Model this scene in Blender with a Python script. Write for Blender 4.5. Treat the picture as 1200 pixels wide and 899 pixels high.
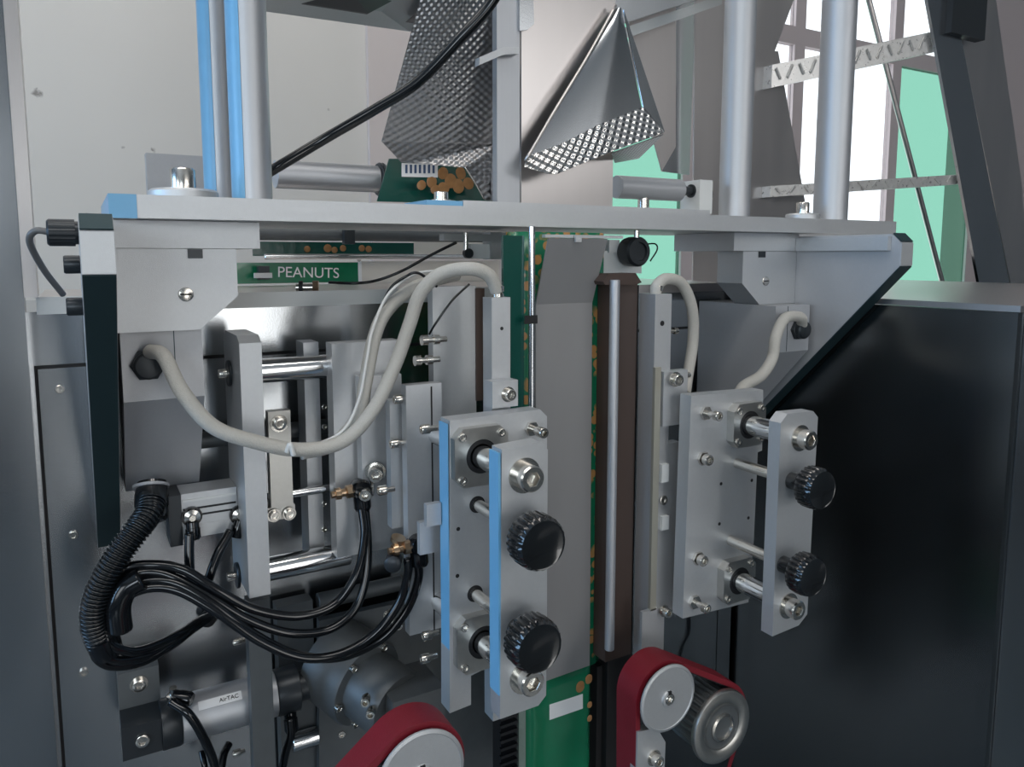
import bpy, bmesh, math, random
from mathutils import Vector, Matrix

for o in list(bpy.data.objects):
    bpy.data.objects.remove(o)
SC = bpy.context.scene
COL = SC.collection
V = Vector

# ------------------------------------------------------------------ camera
CAMZ = 1.30                       # lens height above the floor
F, CX, CY = 890.0, 600.0, 400.0   # focal length and principal point, in pixels of 1200x899
YAW = math.atan(507.0 / F)
PIT = math.atan(100.0 / F)
cam_d = bpy.data.cameras.new('camera')
cam = bpy.data.objects.new('camera', cam_d)
COL.objects.link(cam)
cam.location = (0, 0, CAMZ)
cam.rotation_euler = (math.pi / 2 - PIT, 0, -YAW)
cam_d.sensor_width = 36.0
cam_d.lens = 36.0 * F / 1200.0
cam_d.shift_y = -(449.5 - CY) / 1200.0
cam_d.clip_start = 0.02
cam_d.clip_end = 60
SC.camera = cam
_r = V((math.cos(YAW), -math.sin(YAW), 0))
_f = V((math.sin(YAW) * math.cos(PIT), math.cos(YAW) * math.cos(PIT), -math.sin(PIT)))
_u = _r.cross(_f)

# ------------------------------------------------------------------ world and lights
world = bpy.data.worlds.new('overcast_sky')
SC.world = world
world.use_nodes = True
bg = world.node_tree.nodes['Background']
bg.inputs[0].default_value = (0.93, 0.97, 1.0, 1)
bg.inputs[1].default_value = 3.0
SC.view_settings.view_transform = 'Standard'
SC.view_settings.look = 'None'
SC.view_settings.gamma = 1
SC.view_settings.use_curve_mapping = False
SC.view_settings.exposure = -0.5


def area(name, loc, target, sx, sy, power, color, portal=False):
    d = bpy.data.lights.new(name, 'AREA')
    d.shape = 'RECTANGLE'; d.size = sx; d.size_y = sy
    d.energy = power; d.color = color
    o = bpy.data.objects.new(name, d)
    COL.objects.link(o)
    o.location = loc
    o.rotation_euler = (V(target) - V(loc)).to_track_quat('-Z', 'Y').to_euler()
    if portal:
        d.cycles.is_portal = True
    return o


area('added_front_fill', (-2.2, -3.9, 1.75), (-2.2, 2, 1.75), 2.0, 1.1, 56, (0.76, 0.89, 1.0))  # added fill from behind the camera, no window known there
area('added_left_fill', (-3.4, -1.9, 1.9), (3, -1.9, 1.9), 1.8, 1.2, 22, (0.86, 0.94, 1.0))  # added unseen neutral fill for the faces turned left
area('added_front_fill_right', (2.6, -3.9, 2.55), (2.6, 2, 2.55), 3.2, 1.1, 15, (1.0, 0.92, 0.87))  # added warm fill, gives the upper metal something bright to reflect
area('added_streak_light', (0.85, -3.9, 1.05), (0.85, 2, 1.05), 0.8, 2.0, 18, (1.0, 0.97, 0.92))  # added unseen light that makes the bright streak on the door panel
area('daylight_blue_window', (-3.4, 0.75, 1.75), (3, 0.75, 1.75), 1.7, 1.5, 60, (0.16, 0.52, 1.0))
area('daylight_back_windows', (2.7, 2.17, 1.65), (2.7, -2, 1.65), 2.5, 3.0, 45, (0.93, 0.98, 1.0), True)
area('added_top_fill_front', (-0.4, -0.4, 3.33), (-0.4, -0.4, 0), 2.4, 0.5, 40, (1.0, 0.96, 0.91))  # added overhead fill, stands for no visible lamp
area('added_top_fill_rear', (0.0, 1.45, 3.33), (0.0, 1.45, 0), 2.4, 0.4, 30, (1.0, 0.93, 0.86))  # added overhead fill to brighten the back wall and machine top

# ------------------------------------------------------------------ pixel ray to a point on a real plane
def at(u, v, Y=None, X=None, Z=None):
    d = _r * ((u - CX) / F) + _u * ((CY - v) / F) + _f
    if Y is not None: t = Y / d.y
    elif X is not None: t = X / d.x
    else: t = (Z - CAMZ) / d.z
    return V((0, 0, CAMZ)) + d * t


# ------------------------------------------------------------------ materials
MATS = {}
def mat(name, color, metal=0.0, rough=0.5, noise=0.0, nscale=(60, 60, 60), rvar=0.0, bump=0.0,
        bscale=400.0, coat=0.0, color2=None, cscale=None, cramp=(0.45, 0.6)):
    if name in MATS: return MATS[name]
    m = bpy.data.materials.new(name); m.use_nodes = True
    nt = m.node_tree; b = nt.nodes['Principled BSDF']
    b.inputs['Base Color'].default_value = (*color, 1)
    b.inputs['Metallic'].default_value = metal
    b.inputs['Roughness'].default_value = rough
    b.inputs['Coat Weight'].default_value = coat
    tc = nt.nodes.new('ShaderNodeTexCoord')
    if noise or rvar:
        mp = nt.nodes.new('ShaderNodeMapping'); mp.inputs['Scale'].default_value = nscale
        nt.links.new(tc.outputs['Object'], mp.inputs['Vector'])
        n = nt.nodes.new('ShaderNodeTexNoise'); n.inputs['Scale'].default_value = 1.0
        n.inputs['Detail'].default_value = 4
        nt.links.new(mp.outputs[0], n.inputs['Vector'])
        if noise:
            mx = nt.nodes.new('ShaderNodeMix'); mx.data_type = 'RGBA'
            mx.inputs[6].default_value = (*[c * (1 - noise) for c in color], 1)
            mx.inputs[7].default_value = (*[min(1, c * (1 + noise)) for c in color], 1)
            nt.links.new(n.outputs['Fac'], mx.inputs[0])
            nt.links.new(mx.outputs[2], b.inputs['Base Color'])
            if color2:
                n2 = nt.nodes.new('ShaderNodeTexNoise'); n2.inputs['Scale'].default_value = cscale
                n2.inputs['Detail'].default_value = 6
                nt.links.new(tc.outputs['Object'], n2.inputs['Vector'])
                rp = nt.nodes.new('ShaderNodeValToRGB')
                rp.color_ramp.elements[0].position = cramp[0]; rp.color_ramp.elements[1].position = cramp[1]
                nt.links.new(n2.outputs['Fac'], rp.inputs[0])
                m2 = nt.nodes.new('ShaderNodeMix'); m2.data_type = 'RGBA'
                nt.links.new(rp.outputs[0], m2.inputs[0])
                nt.links.new(mx.outputs[2], m2.inputs[6]); m2.inputs[7].default_value = (*color2, 1)
                nt.links.new(m2.outputs[2], b.inputs['Base Color'])
        if rvar:
            mr = nt.nodes.new('ShaderNodeMapRange')
            mr.inputs['To Min'].default_value = max(0.02, rough - rvar); mr.inputs['To Max'].default_value = rough + rvar
            nt.links.new(n.outputs['Fac'], mr.inputs['Value'])
            nt.links.new(mr.outputs[0], b.inputs['Roughness'])
    if bump:
        n3 = nt.nodes.new('ShaderNodeTexNoise'); n3.inputs['Scale'].default_value = bscale
        n3.inputs['Detail'].default_value = 2
        nt.links.new(tc.outputs['Object'], n3.inputs['Vector'])
        bp = nt.nodes.new('ShaderNodeBump'); bp.inputs['Strength'].default_value = bump
        bp.inputs['Distance'].default_value = 0.001
        nt.links.new(n3.outputs['Fac'], bp.inputs['Height'])
        nt.links.new(bp.outputs[0], b.inputs['Normal'])
    MATS[name] = m
    return m


ALU = mat('blasted_aluminium', (0.56, 0.57, 0.58), 0.75, 0.48, 0.05, (300, 300, 300), 0.05, 0.15, 1500)
ALU2 = mat('satin_aluminium_tube', (0.50, 0.51, 0.53), 0.8, 0.48, 0.04, (500, 500, 20), 0.04)
STEEL = mat('brushed_stainless_sheet', (0.43, 0.445, 0.46), 1.0, 0.22, 0.13, (7, 7, 2.0), 0.12, 0.04, 500)
STEELD = mat('dark_reflection_stainless', (0.19, 0.20, 0.202), 1.0, 0.23, 0.10, (6, 6, 2), 0.05)  # dark reflection in the wing's side put into the base colour
STEELH = mat('brushed_stainless_strip', (0.60, 0.565, 0.55), 1.0, 0.32, 0.07, (25, 25, 1.2), 0.05)
FLANGE = mat('ground_steel', (0.52, 0.51, 0.48), 1.0, 0.36, 0.08, (200, 200, 200), 0.06)
CHROME = mat('hard_chrome', (0.68, 0.69, 0.70), 1.0, 0.14)
SCREW = mat('stainless_screw', (0.66, 0.63, 0.58), 1.0, 0.22, 0.1, (400, 400, 400))
BLACKOX = mat('black_oxide_steel', (0.03, 0.035, 0.04), 0.4, 0.35)
KNOB = mat('black_bakelite', (0.008, 0.009, 0.010), 0.0, 0.14, coat=0.4)
RUBBER = mat('black_pu_tube', (0.0035, 0.0045, 0.006), 0.0, 0.15)
CONDM = mat('black_corrugated_plastic', (0.005, 0.007, 0.009), 0.0, 0.20)
SLEEVE = mat('grey_glass_fibre_sleeve', (0.46, 0.44, 0.40), 0.0, 0.75, 0.08, (500, 500, 500), 0, 0.5, 900)
SLEEVE2 = mat('clear_silicone_line', (0.62, 0.62, 0.60), 0.0, 0.4)
GREYBOX = mat('grey_powder_coat', (0.43, 0.435, 0.45), 0.3, 0.42, 0.04, (300, 300, 300), 0, 0.1, 1200)
BROWN = mat('brown_teflon_tape', (0.055, 0.035, 0.028), 0.0, 0.45, 0.2, (30, 30, 5))
BLACK = mat('black_rubber_seam', (0.008, 0.008, 0.009), 0.0, 0.6)
RED = mat('red_rubber_belt', (0.17, 0.006, 0.015), 0.0, 0.5, 0.12, (60, 60, 60), 0, 0.2, 600)
GEARM = mat('dull_motor_alloy', (0.12, 0.13, 0.135), 0.5, 0.5, 0.12, (80, 80, 80))
BRASS = mat('brass_fitting', (0.60, 0.42, 0.27), 1.0, 0.28)
WALLP = mat('cream_wall_paint', (0.62, 0.59, 0.545), 0.0, 0.85, 0.03, (4, 4, 4), 0, 0, 1, 0, (0.24, 0.22, 0.2), 11, (0.68, 0.71))
GREYP = mat('grey_hall_paint', (0.17, 0.185, 0.20), 0.0, 0.7, 0.05, (2, 2, 2))
PINKP = mat('pale_pink_frame_paint', (0.55, 0.47, 0.46), 0.0, 0.6, 0.03, (4, 4, 4))
FLOORM = mat('grey_concrete', (0.085, 0.105, 0.12), 0.0, 0.18, 0.15, (3, 3, 3))
CEILM = mat('white_ceiling', (0.55, 0.56, 0.57), 0.0, 0.9, 0.03, (2, 2, 2))
WHITEP = mat('white_label', (0.80, 0.80, 0.80), 0.0, 0.5)
WHITEPL = mat('white_plastic', (0.62, 0.63, 0.62), 0.0, 0.4)
GREYSHEET = mat('grey_film_back', (0.27, 0.265, 0.265), 0.35, 0.5, 0.05, (40, 40, 8))
GREENF = mat('green_printed_film', (0.008, 0.16, 0.075), 0.0, 0.22, 0.15, (25, 25, 12), 0, 0.3, 60, 0.3)
DKGREEN = mat('dark_green_film', (0.006, 0.065, 0.05), 0.0, 0.2, 0.2, (25, 25, 12), 0, 0.3, 60, 0.3)
BLUE = mat('flat_blue_edging', (0.15, 0.38, 0.60), 0.0, 0.32, 0.06, (80, 80, 80))  # blue of the plate edges; on the columns it carries the window's reflection
NUTM = mat('printed_peanut', (0.34, 0.17, 0.065), 0.0, 0.35, 0.35, (120, 120, 120))
CLEARE = mat('clear_film_edge', (0.20, 0.26, 0.23), 0.0, 0.12, 0.25, (90, 90, 40), 0, 0.4, 150)
CREAMF = mat('unprinted_film', (0.66, 0.62, 0.56), 0.0, 0.3, 0.05, (20, 20, 20))
TREAD = None


def film_print():
    m = bpy.data.materials.new('film_with_peanut_print'); m.use_nodes = True
    nt = m.node_tree; b = nt.nodes['Principled BSDF']
    tc = nt.nodes.new('ShaderNodeTexCoord')
    vo = nt.nodes.new('ShaderNodeTexVoronoi'); vo.inputs['Scale'].default_value = 95
    nt.links.new(tc.outputs['Object'], vo.inputs['Vector'])
    r1 = nt.nodes.new('ShaderNodeValToRGB')
    r1.color_ramp.elements[0].position = 0.42; r1.color_ramp.elements[0].color = (1, 1, 1, 1)
    r1.color_ramp.elements[1].position = 0.50; r1.color_ramp.elements[1].color = (0, 0, 0, 1)
    nt.links.new(vo.outputs['Distance'], r1.inputs[0])
    n = nt.nodes.new('ShaderNodeTexNoise'); n.inputs['Scale'].default_value = 22
    nt.links.new(tc.outputs['Object'], n.inputs['Vector'])
    r2 = nt.nodes.new('ShaderNodeValToRGB')
    r2.color_ramp.elements[0].position = 0.46; r2.color_ramp.elements[1].position = 0.52
    nt.links.new(n.outputs['Fac'], r2.inputs[0])
    mu = nt.nodes.new('ShaderNodeMath'); mu.operation = 'MULTIPLY'
    nt.links.new(r1.outputs[0], mu.inputs[0]); nt.links.new(r2.outputs[0], mu.inputs[1])
    mx = nt.nodes.new('ShaderNodeMix'); mx.data_type = 'RGBA'
    mx.inputs[6].default_value = (0.008, 0.15, 0.07, 1); mx.inputs[7].default_value = (0.45, 0.23, 0.08, 1)
    nt.links.new(mu.outputs[0], mx.inputs[0]); nt.links.new(mx.outputs[2], b.inputs['Base Color'])
    b.inputs['Roughness'].default_value = 0.25
    return m
PRINT = film_print()


def embossed(name, color, rough, scale, strength):
    m = bpy.data.materials.new(name); m.use_nodes = True
    nt = m.node_tree; b = nt.nodes['Principled BSDF']
    b.inputs['Base Color'].default_value = (*color, 1); b.inputs['Metallic'].default_value = 1; b.inputs['Roughness'].default_value = rough
    uv = nt.nodes.new('ShaderNodeUVMap')
    sp = nt.nodes.new('ShaderNodeSeparateXYZ'); nt.links.new(uv.outputs[0], sp.inputs[0])
    sins = []
    for k, pitch in ((0, 1.0 / scale), (1, 0.72 / scale)):
        mu = nt.nodes.new('ShaderNodeMath'); mu.operation = 'MULTIPLY'; mu.inputs[1].default_value = 2 * math.pi / pitch
        nt.links.new(sp.outputs[k], mu.inputs[0])
        sn = nt.nodes.new('ShaderNodeMath'); sn.operation = 'SINE'; nt.links.new(mu.outputs[0], sn.inputs[0]); sins.append(sn)
    pr = nt.nodes.new('ShaderNodeMath'); pr.operation = 'MULTIPLY'
    nt.links.new(sins[0].outputs[0], pr.inputs[0]); nt.links.new(sins[1].outputs[0], pr.inputs[1])
    bp = nt.nodes.new('ShaderNodeBump'); bp.inputs['Strength'].default_value = strength; bp.inputs['Distance'].default_value = 0.002
    nt.links.new(pr.outputs[0], bp.inputs['Height']); nt.links.new(bp.outputs[0], b.inputs['Normal'])
    return m
EMBD = embossed('embossed_collar_sheet', (0.30, 0.295, 0.295), 0.30, 85, 0.35)
EMBL = embossed('embossed_bright_sheet', (0.72, 0.70, 0.68), 0.20, 70, 0.6)


def glass(name, color, gloss):
    m = bpy.data.materials.new(name); m.use_nodes = True
    nt = m.node_tree; nt.nodes.remove(nt.nodes['Principled BSDF'])
    out = nt.nodes['Material Output']
    t = nt.nodes.new('ShaderNodeBsdfTransparent'); t.inputs[0].default_value = (*color, 1)
    g = nt.nodes.new('ShaderNodeBsdfGlossy'); g.inputs['Roughness'].default_value = 0.03
    mx = nt.nodes.new('ShaderNodeMixShader'); mx.inputs[0].default_value = gloss
    nt.links.new(t.outputs[0], mx.inputs[1]); nt.links.new(g.outputs[0], mx.inputs[2])
    nt.links.new(mx.outputs[0], out.inputs[0])
    return m
GLASSG = glass('green_tinted_glass', (0.41, 0.61, 0.53), 0.06)
GLASSC = glass('clear_window_glass', (0.88, 0.89, 0.90), 0.05)

# ------------------------------------------------------------------ object helpers
WM = {}
def _link(o, parent, W):
    COL.objects.link(o)
    WM[o.name] = W
    if parent is not None:
        o.parent = parent
        o.matrix_basis = WM[parent.name].inverted() @ W
    else:
        o.matrix_basis = W
    return o


def thing(name, label, cat, loc, group=None):
    o = bpy.data.objects.new(name, None)
    o.empty_display_size = 0.02
    _link(o, None, Matrix.Translation(loc))
    o['label'] = label; o['category'] = cat
    if group: o['group'] = group
    return o


def tag(o, label, cat, group=None):
    o['label'] = label; o['category'] = cat
    if group: o['group'] = group
    return o


def struct(o):
    o['kind'] = 'structure'
    return o


def bm_obj(name, bm, m, parent=None, smooth=False, bevel=0.0, seg=2):
    if bevel:
        es = [e for e in bm.edges if len(e.link_faces) == 2 and e.calc_face_angle(0) > 0.35]
        bmesh.ops.bevel(bm, geom=es, offset=bevel, segments=seg, affect='EDGES', profile=0.5, clamp_overlap=True)
    bmesh.ops.recalc_face_normals(bm, faces=bm.faces)
    vs = [v.co for v in bm.verts]
    c = V([(min(v[i] for v in vs) + max(v[i] for v in vs)) / 2 for i in range(3)])
    for v in bm.verts: v.co -= c
    me = bpy.data.meshes.new(name)
    bm.to_mesh(me); bm.free()
    if m: me.materials.append(m)
    if smooth:
        for p in me.polygons: p.use_smooth = True
        if smooth != 'all':
            try: me.set_sharp_from_angle(angle=math.radians(38))
            except Exception: pass
    return _link(bpy.data.objects.new(name, me), parent, Matrix.Translation(c))


def prism(name, pts, ext, m, parent=None, bevel=0.0006):
    bm = bmesh.new()
    e = V(ext)
    a = [bm.verts.new(V(p)) for p in pts]
    b = [bm.verts.new(V(p) + e) for p in pts]
    n = len(a)
    bm.faces.new(a); bm.faces.new(b[::-1])
    for i in range(n):
        bm.faces.new((a[i], a[(i + 1) % n], b[(i + 1) % n], b[i]))
    return bm_obj(name, bm, m, parent, bevel=bevel)


def box(name, lo, hi, m, parent=None, bevel=0.0006):
    x0, y0, z0 = lo; x1, y1, z1 = hi
    return prism(name, [(x0, y0, z0), (x1, y0, z0), (x1, y0, z1), (x0, y0, z1)], (0, y1 - y0, 0), m, parent, bevel)


def fbox(name, u0, v0, u1, v1, Y, dy, m, parent=None, bevel=0.0006, vx=None):
    vm = (v0 + v1) / 2 if vx is None else vx
    X0 = at(u0, vm, Y=Y).x; X1 = at(u1, vm, Y=Y).x
    Z1 = at(u0, v0, Y=Y).z; Z0 = at(u0, v1, Y=Y).z
    return box(name, (X0, Y, Z0), (X1, Y + dy, Z1), m, parent, bevel)


def fpoly(name, uv, Y, dy, m, parent=None, bevel=0.0006):
    return prism(name, [at(u, v, Y=Y) for u, v in uv], (0, dy, 0), m, parent, bevel)


def xpoly(name, yz, X0, X1, m, parent=None, bevel=0.0006):
    return prism(name, [(X0, y, z) for y, z in yz], (X1 - X0, 0, 0), m, parent, bevel)


def axis_mat(p, d):
    d = V(d).normalized()
    return Matrix.Translation(p) @ d.to_track_quat('Z', 'Y').to_matrix().to_4x4()


def lathe_bm(prof, seg=28, mod=None):
    bm = bmesh.new()
    rings = []
    for k, (r, h) in enumerate(prof):
        if r <= 1e-7:
            rings.append([bm.verts.new((0, 0, h))])
        else:
            ring = []
            for i in range(seg):
                a = 2 * math.pi * i / seg
                rr = r * (mod(k, a, i) if mod else 1)
                ring.append(bm.verts.new((rr * math.cos(a), rr * math.sin(a), h)))
            rings.append(ring)
    for k in range(len(rings) - 1):
        a, b = rings[k], rings[k + 1]
        for i in range(seg):
            j = (i + 1) % seg
            if len(a) == 1 and len(b) == 1: continue
            if len(a) == 1: bm.faces.new((a[0], b[i], b[j]))
            elif len(b) == 1: bm.faces.new((a[i], a[j], b[0]))
            else: bm.faces.new((a[i], a[j], b[j], b[i]))
    bmesh.ops.recalc_face_normals(bm, faces=bm.faces)
    return bm


LCACHE = {}
def lathe(name, prof, p, d, m, parent=None, seg=28, mod=None, key=None):
    """turned part: profile of (radius, height) along direction d from point p"""
    me = LCACHE.get((key, m.name)) if key else None
    if me is None:
        bm = lathe_bm(prof, seg, mod)
        me = bpy.data.meshes.new(name); bm.to_mesh(me); bm.free()
        me.materials.append(m)
        for q in me.polygons: q.use_smooth = True
        try: me.set_sharp_from_angle(angle=math.radians(35))
        except Exception: pass
        if key: LCACHE[(key, m.name)] = me
    return _link(bpy.data.objects.new(name, me), parent, axis_mat(p, d))


def cyl(name, p0, p1, r, m, parent=None, seg=32, ch=0.0006):
    p0 = V(p0); p1 = V(p1); L = (p1 - p0).length
    ch = min(ch, L * 0.3, r * 0.3)
    return lathe(name, [(0, 0), (r - ch, 0), (r, ch), (r, L - ch), (r - ch, L), (0, L)], p0, p1 - p0, m, parent, seg)


def hexm(a):
    k = (a % (math.pi / 3)) - math.pi / 6
    return math.cos(math.pi / 6) / math.cos(k)


def screw(parent, p, d=(0, -1, 0), r=0.005, h=0.006, shank=0.0, washer=True, m=None, name='cap_screw'):
    m = m or SCREW
    pr = []
    if shank:
        pr += [(0, 0), (r * 0.6, 0), (r * 0.6, shank)]
    else:
        pr += [(0, 0)]
    s = shank
    if washer:
        pr += [(r * 1.35, s), (r * 1.35, s + 0.0012), (r * 1.02, s + 0.0012)]; s += 0.0012
    n0 = len(pr)
    pr += [(r, s), (r, s + h * 0.9), (r * 0.9, s + h), (r * 0.60, s + h), (r * 0.56, s + h * 0.96), (r * 0.54, s + h * 0.45), (0, s + h * 0.42)]
    mod = lambda k, a, i: hexm(a) if k >= n0 + 3 else 1.0
    return lathe(name, pr, p, d, m, parent, 24, mod, key=('scr', round(r, 5), round(h, 5), round(shank, 5), washer))


def hexbolt(parent, p, d, r, h, m=None, name='hex_bolt', washer=0.0015):
    m = m or SCREW
    pr = [(0, 0), (r * 1.3, 0), (r * 1.3, washer), (r * 1.02, washer), (r * 1.02, washer), (r, washer + h * .92), (r * .9, washer + h), (0, washer + h)]
    return lathe(name, pr, p, d, m, parent, 24, lambda k, a, i: 1.12 * hexm(a) if 4 <= k <= 6 else 1.0)


def hole(parent, p, d=(0, -1, 0), r=0.0016):
    """a dark drilled hole: a black plug set flush in the plate"""
    return lathe('drilled_hole', [(0, 0), (r, 0), (r, 0.0002), (0, 0.0002)], p, d, BLACK, parent, 14, key=('hole', round(r, 5)))


def catmull(P, n=14):
    P = [V(p) for p in P]
    Q = [P[0] * 2 - P[1]] + P + [P[-1] * 2 - P[-2]]
    out = []
    for i in range(1, len(Q) - 2):
        a, b, c, d = Q[i - 1], Q[i], Q[i + 1], Q[i + 2]
        for k in range(n):
            t = k / n
            out.append(0.5 * ((2 * b) + (c - a) * t + (2 * a - 5 * b + 4 * c - d) * t * t + (3 * b - a - 3 * c + d) * t ** 3))
    out.append(P[-1])
    return out


def sweep_bm(path, rad, seg=14, bm=None):
    bm = bm or bmesh.new()
    t0 = (path[1] - path[0]).normalized()
    nrm = t0.orthogonal().normalized()
    rings = []
    for i, p in enumerate(path):
        if i == 0: t = t0
        elif i == len(path) - 1: t = (path[i] - path[i - 1]).normalized()
        else: t = (path[i + 1] - path[i - 1]).normalized()
        nrm = (nrm - t * nrm.dot(t)).normalized()
        bn = t.cross(nrm)
        r = rad(i / (len(path) - 1), i) if callable(rad) else rad
        rings.append([bm.verts.new(p + nrm * (r * math.cos(2 * math.pi * k / seg)) + bn * (r * math.sin(2 * math.pi * k / seg))) for k in range(seg)])
    for a, b in zip(rings, rings[1:]):
        for k in range(seg):
            j = (k + 1) % seg
            bm.faces.new((a[k], a[j], b[j], b[k]))
    bm.faces.new(rings[0][::-1]); bm.faces.new(rings[-1])
    return bm


def hose(name, pts, r, m, parent=None, n=14, seg=14):
    """pts: (u, v, Y) triples along the hose"""
    P = [at(u, v, Y=y) for u, v, y in pts]
    return bm_obj(name, sweep_bm(catmull(P, n), r, seg), m, parent, smooth='all')


def dist_px(u, Y):
    """metres covered by one pixel on plane Y near column u"""
    p = at(u, 450, Y=Y) - V((0, 0, CAMZ))
    return p.dot(_f) / F


def text_obj(name, s, size, M, m, parent=None, ext=0.0002):
    cu = bpy.data.curves.new(name, 'FONT'); cu.body = s; cu.size = size; cu.extrude = ext
    cu.align_x = 'CENTER'; cu.align_y = 'CENTER'
    t = bpy.data.objects.new(name + '_tmp', cu); COL.objects.link(t)
    bpy.context.view_layer.update()
    me = bpy.data.meshes.new_from_object(t.evaluated_get(bpy.context.evaluated_depsgraph_get()))
    bpy.data.objects.remove(t)
    me.name = name; me.materials.clear(); me.materials.append(m)
    return _link(bpy.data.objects.new(name, me), parent, M)
FACING = Matrix.Rotation(math.pi / 2, 4, 'X')      # text that reads from the -Y side

# ------------------------------------------------------------------ the hall
YB = 2.2
WX0, WX1 = 1.46, 3.90          # glazed part of the back wall
struct(box('floor', (-3.5, -4.0, -0.05), (5.6, 2.4, 0.0), FLOORM, None, 0))
struct(box('ceiling', (-3.5, -4.0, 3.4), (5.6, 2.4, 3.45), CEILM, None, 0))
struct(box('wall_back', (-3.5, YB, 0), (WX0, YB + 0.15, 3.4), WALLP, None, 0))
struct(box('wall_back_right', (WX1, YB, 0), (5.6, YB + 0.15, 3.4), PINKP, None, 0))
struct(box('wall_right', (5.6, -4.0, 0), (5.75, YB + 0.15, 3.4), GREYP, None, 0))
wl = None
for i, (a, b, c, d) in enumerate([(-4.0, -2.8, 0, 3.4), (-1.0, -0.15, 0, 3.4), (-2.8, -1.0, 0, 1.3), (-2.8, -1.0, 2.5, 3.4), (1.65, 2.35, 0, 3.4), (-0.15, 1.65, 0, 0.95), (-0.15, 1.65, 2.55, 3.4)]):
    struct(box('wall_left' if i == 0 else 'wall_left_%d' % i, (-3.65, a, c), (-3.5, b, d), GREYP, None, 0))
for i, (a, b, c, d) in enumerate([(-3.5, -3.2, 0, 3.4), (4.2, 5.6, 0, 3.4), (-3.2, 0.45, 0, 1.2), (-3.2, 4.2, 3.1, 3.4), (1.25, 4.2, 0, 2.0), (-3.2, 1.0, 2.3, 3.1), (-1.2, 0.45, 1.2, 2.3)]):
    struct(box('wall_front' if i == 0 else 'wall_front_%d' % i, (a, -4.15, c), (b, -4.0, d), GREYP, None, 0))

struct(box('trim_1', (at(433, 150, Y=YB - .02).x, YB - 0.02, 0), (WX0 - .002, YB - .001, 3.4), mat('pale_rose_paint', (0.60, 0.53, 0.50), 0, .8, .03, (3, 3, 3)), None, 0))
# glazed wall: one window unit per bay, each with its frame and panes
TR = CAMZ + 0.85
def bay(n, x0, x1, lower, upper):
    w = thing('window_%d' % n, 'glazed bay of the back wall', 'window', ((x0 + x1) / 2, YB + 0.05, 0.0))
    del w['label'], w['category']
    w['kind'] = 'structure'
    y0, y1 = YB, YB + 0.03
    t = 0.03
    for a, b, c, d in [(x0, x0 + t, 0, 3.4), (x1 - t, x1, 0, 3.4)]:
        box('frame_post', (a, y0, c), (b, y1, d), PINKP, w, 0.002)
    for c, d in [(0, 0.12), (TR, TR + 0.07), (3.32, 3.4)]:
        box('frame_rail', (x0 + t, y0, c), (x1 - t, y1, d), PINKP, w, 0.002)
    box('pane', (x0 + t, y0 + 0.012, 0.12), (x1 - t, y0 + 0.018, TR), lower, w, 0)
    box('pane', (x0 + t, y0 + 0.012, TR + 0.07), (x1 - t, y0 + 0.018, 3.32), upper, w, 0)
bay(1, WX0, 2.02, GLASSG, GLASSC)
bay(2, 2.02, 2.60, GLASSC, GLASSC)
bay(3, 2.60, 3.24, GLASSC, GLASSC)
bay(4, 3.24, WX1, GLASSG, GLASSC)

# ------------------------------------------------------------------ machine cabinet
YW = 0.83
ZL = at(60, 350, Y=YW).z            # top of the cabinet ledge
mc = thing('machine_cabinet', 'large brushed stainless machine cabinet with a wide door panel behind the jaws', 'machine', (0.3, YW, 0))
XWL = at(42, 340, Y=YW).x
box('body', (XWL - 0.30, YW, 0), (0.868, YW + 0.22, ZL - 0.012), STEEL, mc, 0.001)
XD0 = at(44, 430, Y=YW - 0.004).x
XD1 = min(at(868, 700, Y=YW - 0.004).x, 0.870)
ZD = at(60, 432, Y=YW - 0.004).z
box('door_gasket', (XD0 - 0.003, YW - 0.0012, 0.1), (XD1 + 0.002, YW, ZD + 0.003), BLACK, mc, 0)
dp = box('door_panel', (XD0, YW - 0.004, 0.1), (XD1 - 0.03, YW, ZD), STEEL, mc, 0.0008)
box('door_edge', (XD1 - 0.028, YW - 0.004, 0.1), (XD1, YW, ZD), STEEL, mc, 0.0008)
for u, v in [(70, 456), (86, 627), (98, 788), (60, 520)][:3]:
    screw(dp, at(u, v, Y=YW - 0.004), r=0.004, h=0.003, washer=False)
# ledge: folded lip and sloped shelf
box('ledge', (XWL, YW - 0.006, ZL - 0.012), (0.86, YW + 0.23, ZL), STEELH, mc, 0.001)
box('ledge_lip', (XWL + 0.0, YW - 0.010, ZL - 0.014), (0.60, YW - 0.006, ZL + 0.002), WHITEPL, mc, 0.001)
# the tall corner post on the left
ps = thing('corner_post', 'tall stainless corner post at the far left of the machine', 'post', (XWL - 0.03, YW - 0.03, 0))
xa = at(-6, 300, Y=0.80).x; xb = at(24, 300, Y=0.80).x; xc = at(41, 300, Y=0.80).x
box('post_face', (xa - 0.12, 0.806, 0), (xb, 0.829, 3.2), STEEL, ps, 0.001)
box('post_flange', (xb + 0.0005, 0.80, ZL + 0.003), (xc, 0.829, 3.2), STEELH, ps, 0.001)

# right wing of the cabinet: polished side with its dark reflection put into the colour
XR = 0.878
YN = at(1176, 600, X=XR).y
ZR = at(1110, 358, X=XR).z
wg = thing('cabinet_wing', 'dark polished stainless side wing standing at right of the jaws', 'machine', (1.1, 0.8, 0))
box('side_panel', (XR, YN, 0), (XR + 0.012, 1.25, ZR - 0.004), STEELD, wg, 0.001)
box('front_panel', (XR + 0.013, YN - 0.002, 0), (1.6, YN + 0.02, ZR - 0.004), STEEL, wg, 0.001)
box('top_panel', (XR - 0.002, YN - 0.003, ZR - 0.003), (1.6, 1.26, ZR + 0.004), STEELH, wg, 0.001)
box('back_panel', (XR + 0.013, 1.23, 0), (1.6, 1.25, ZR - 0.004), STEELD, wg, 0.001)

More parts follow.
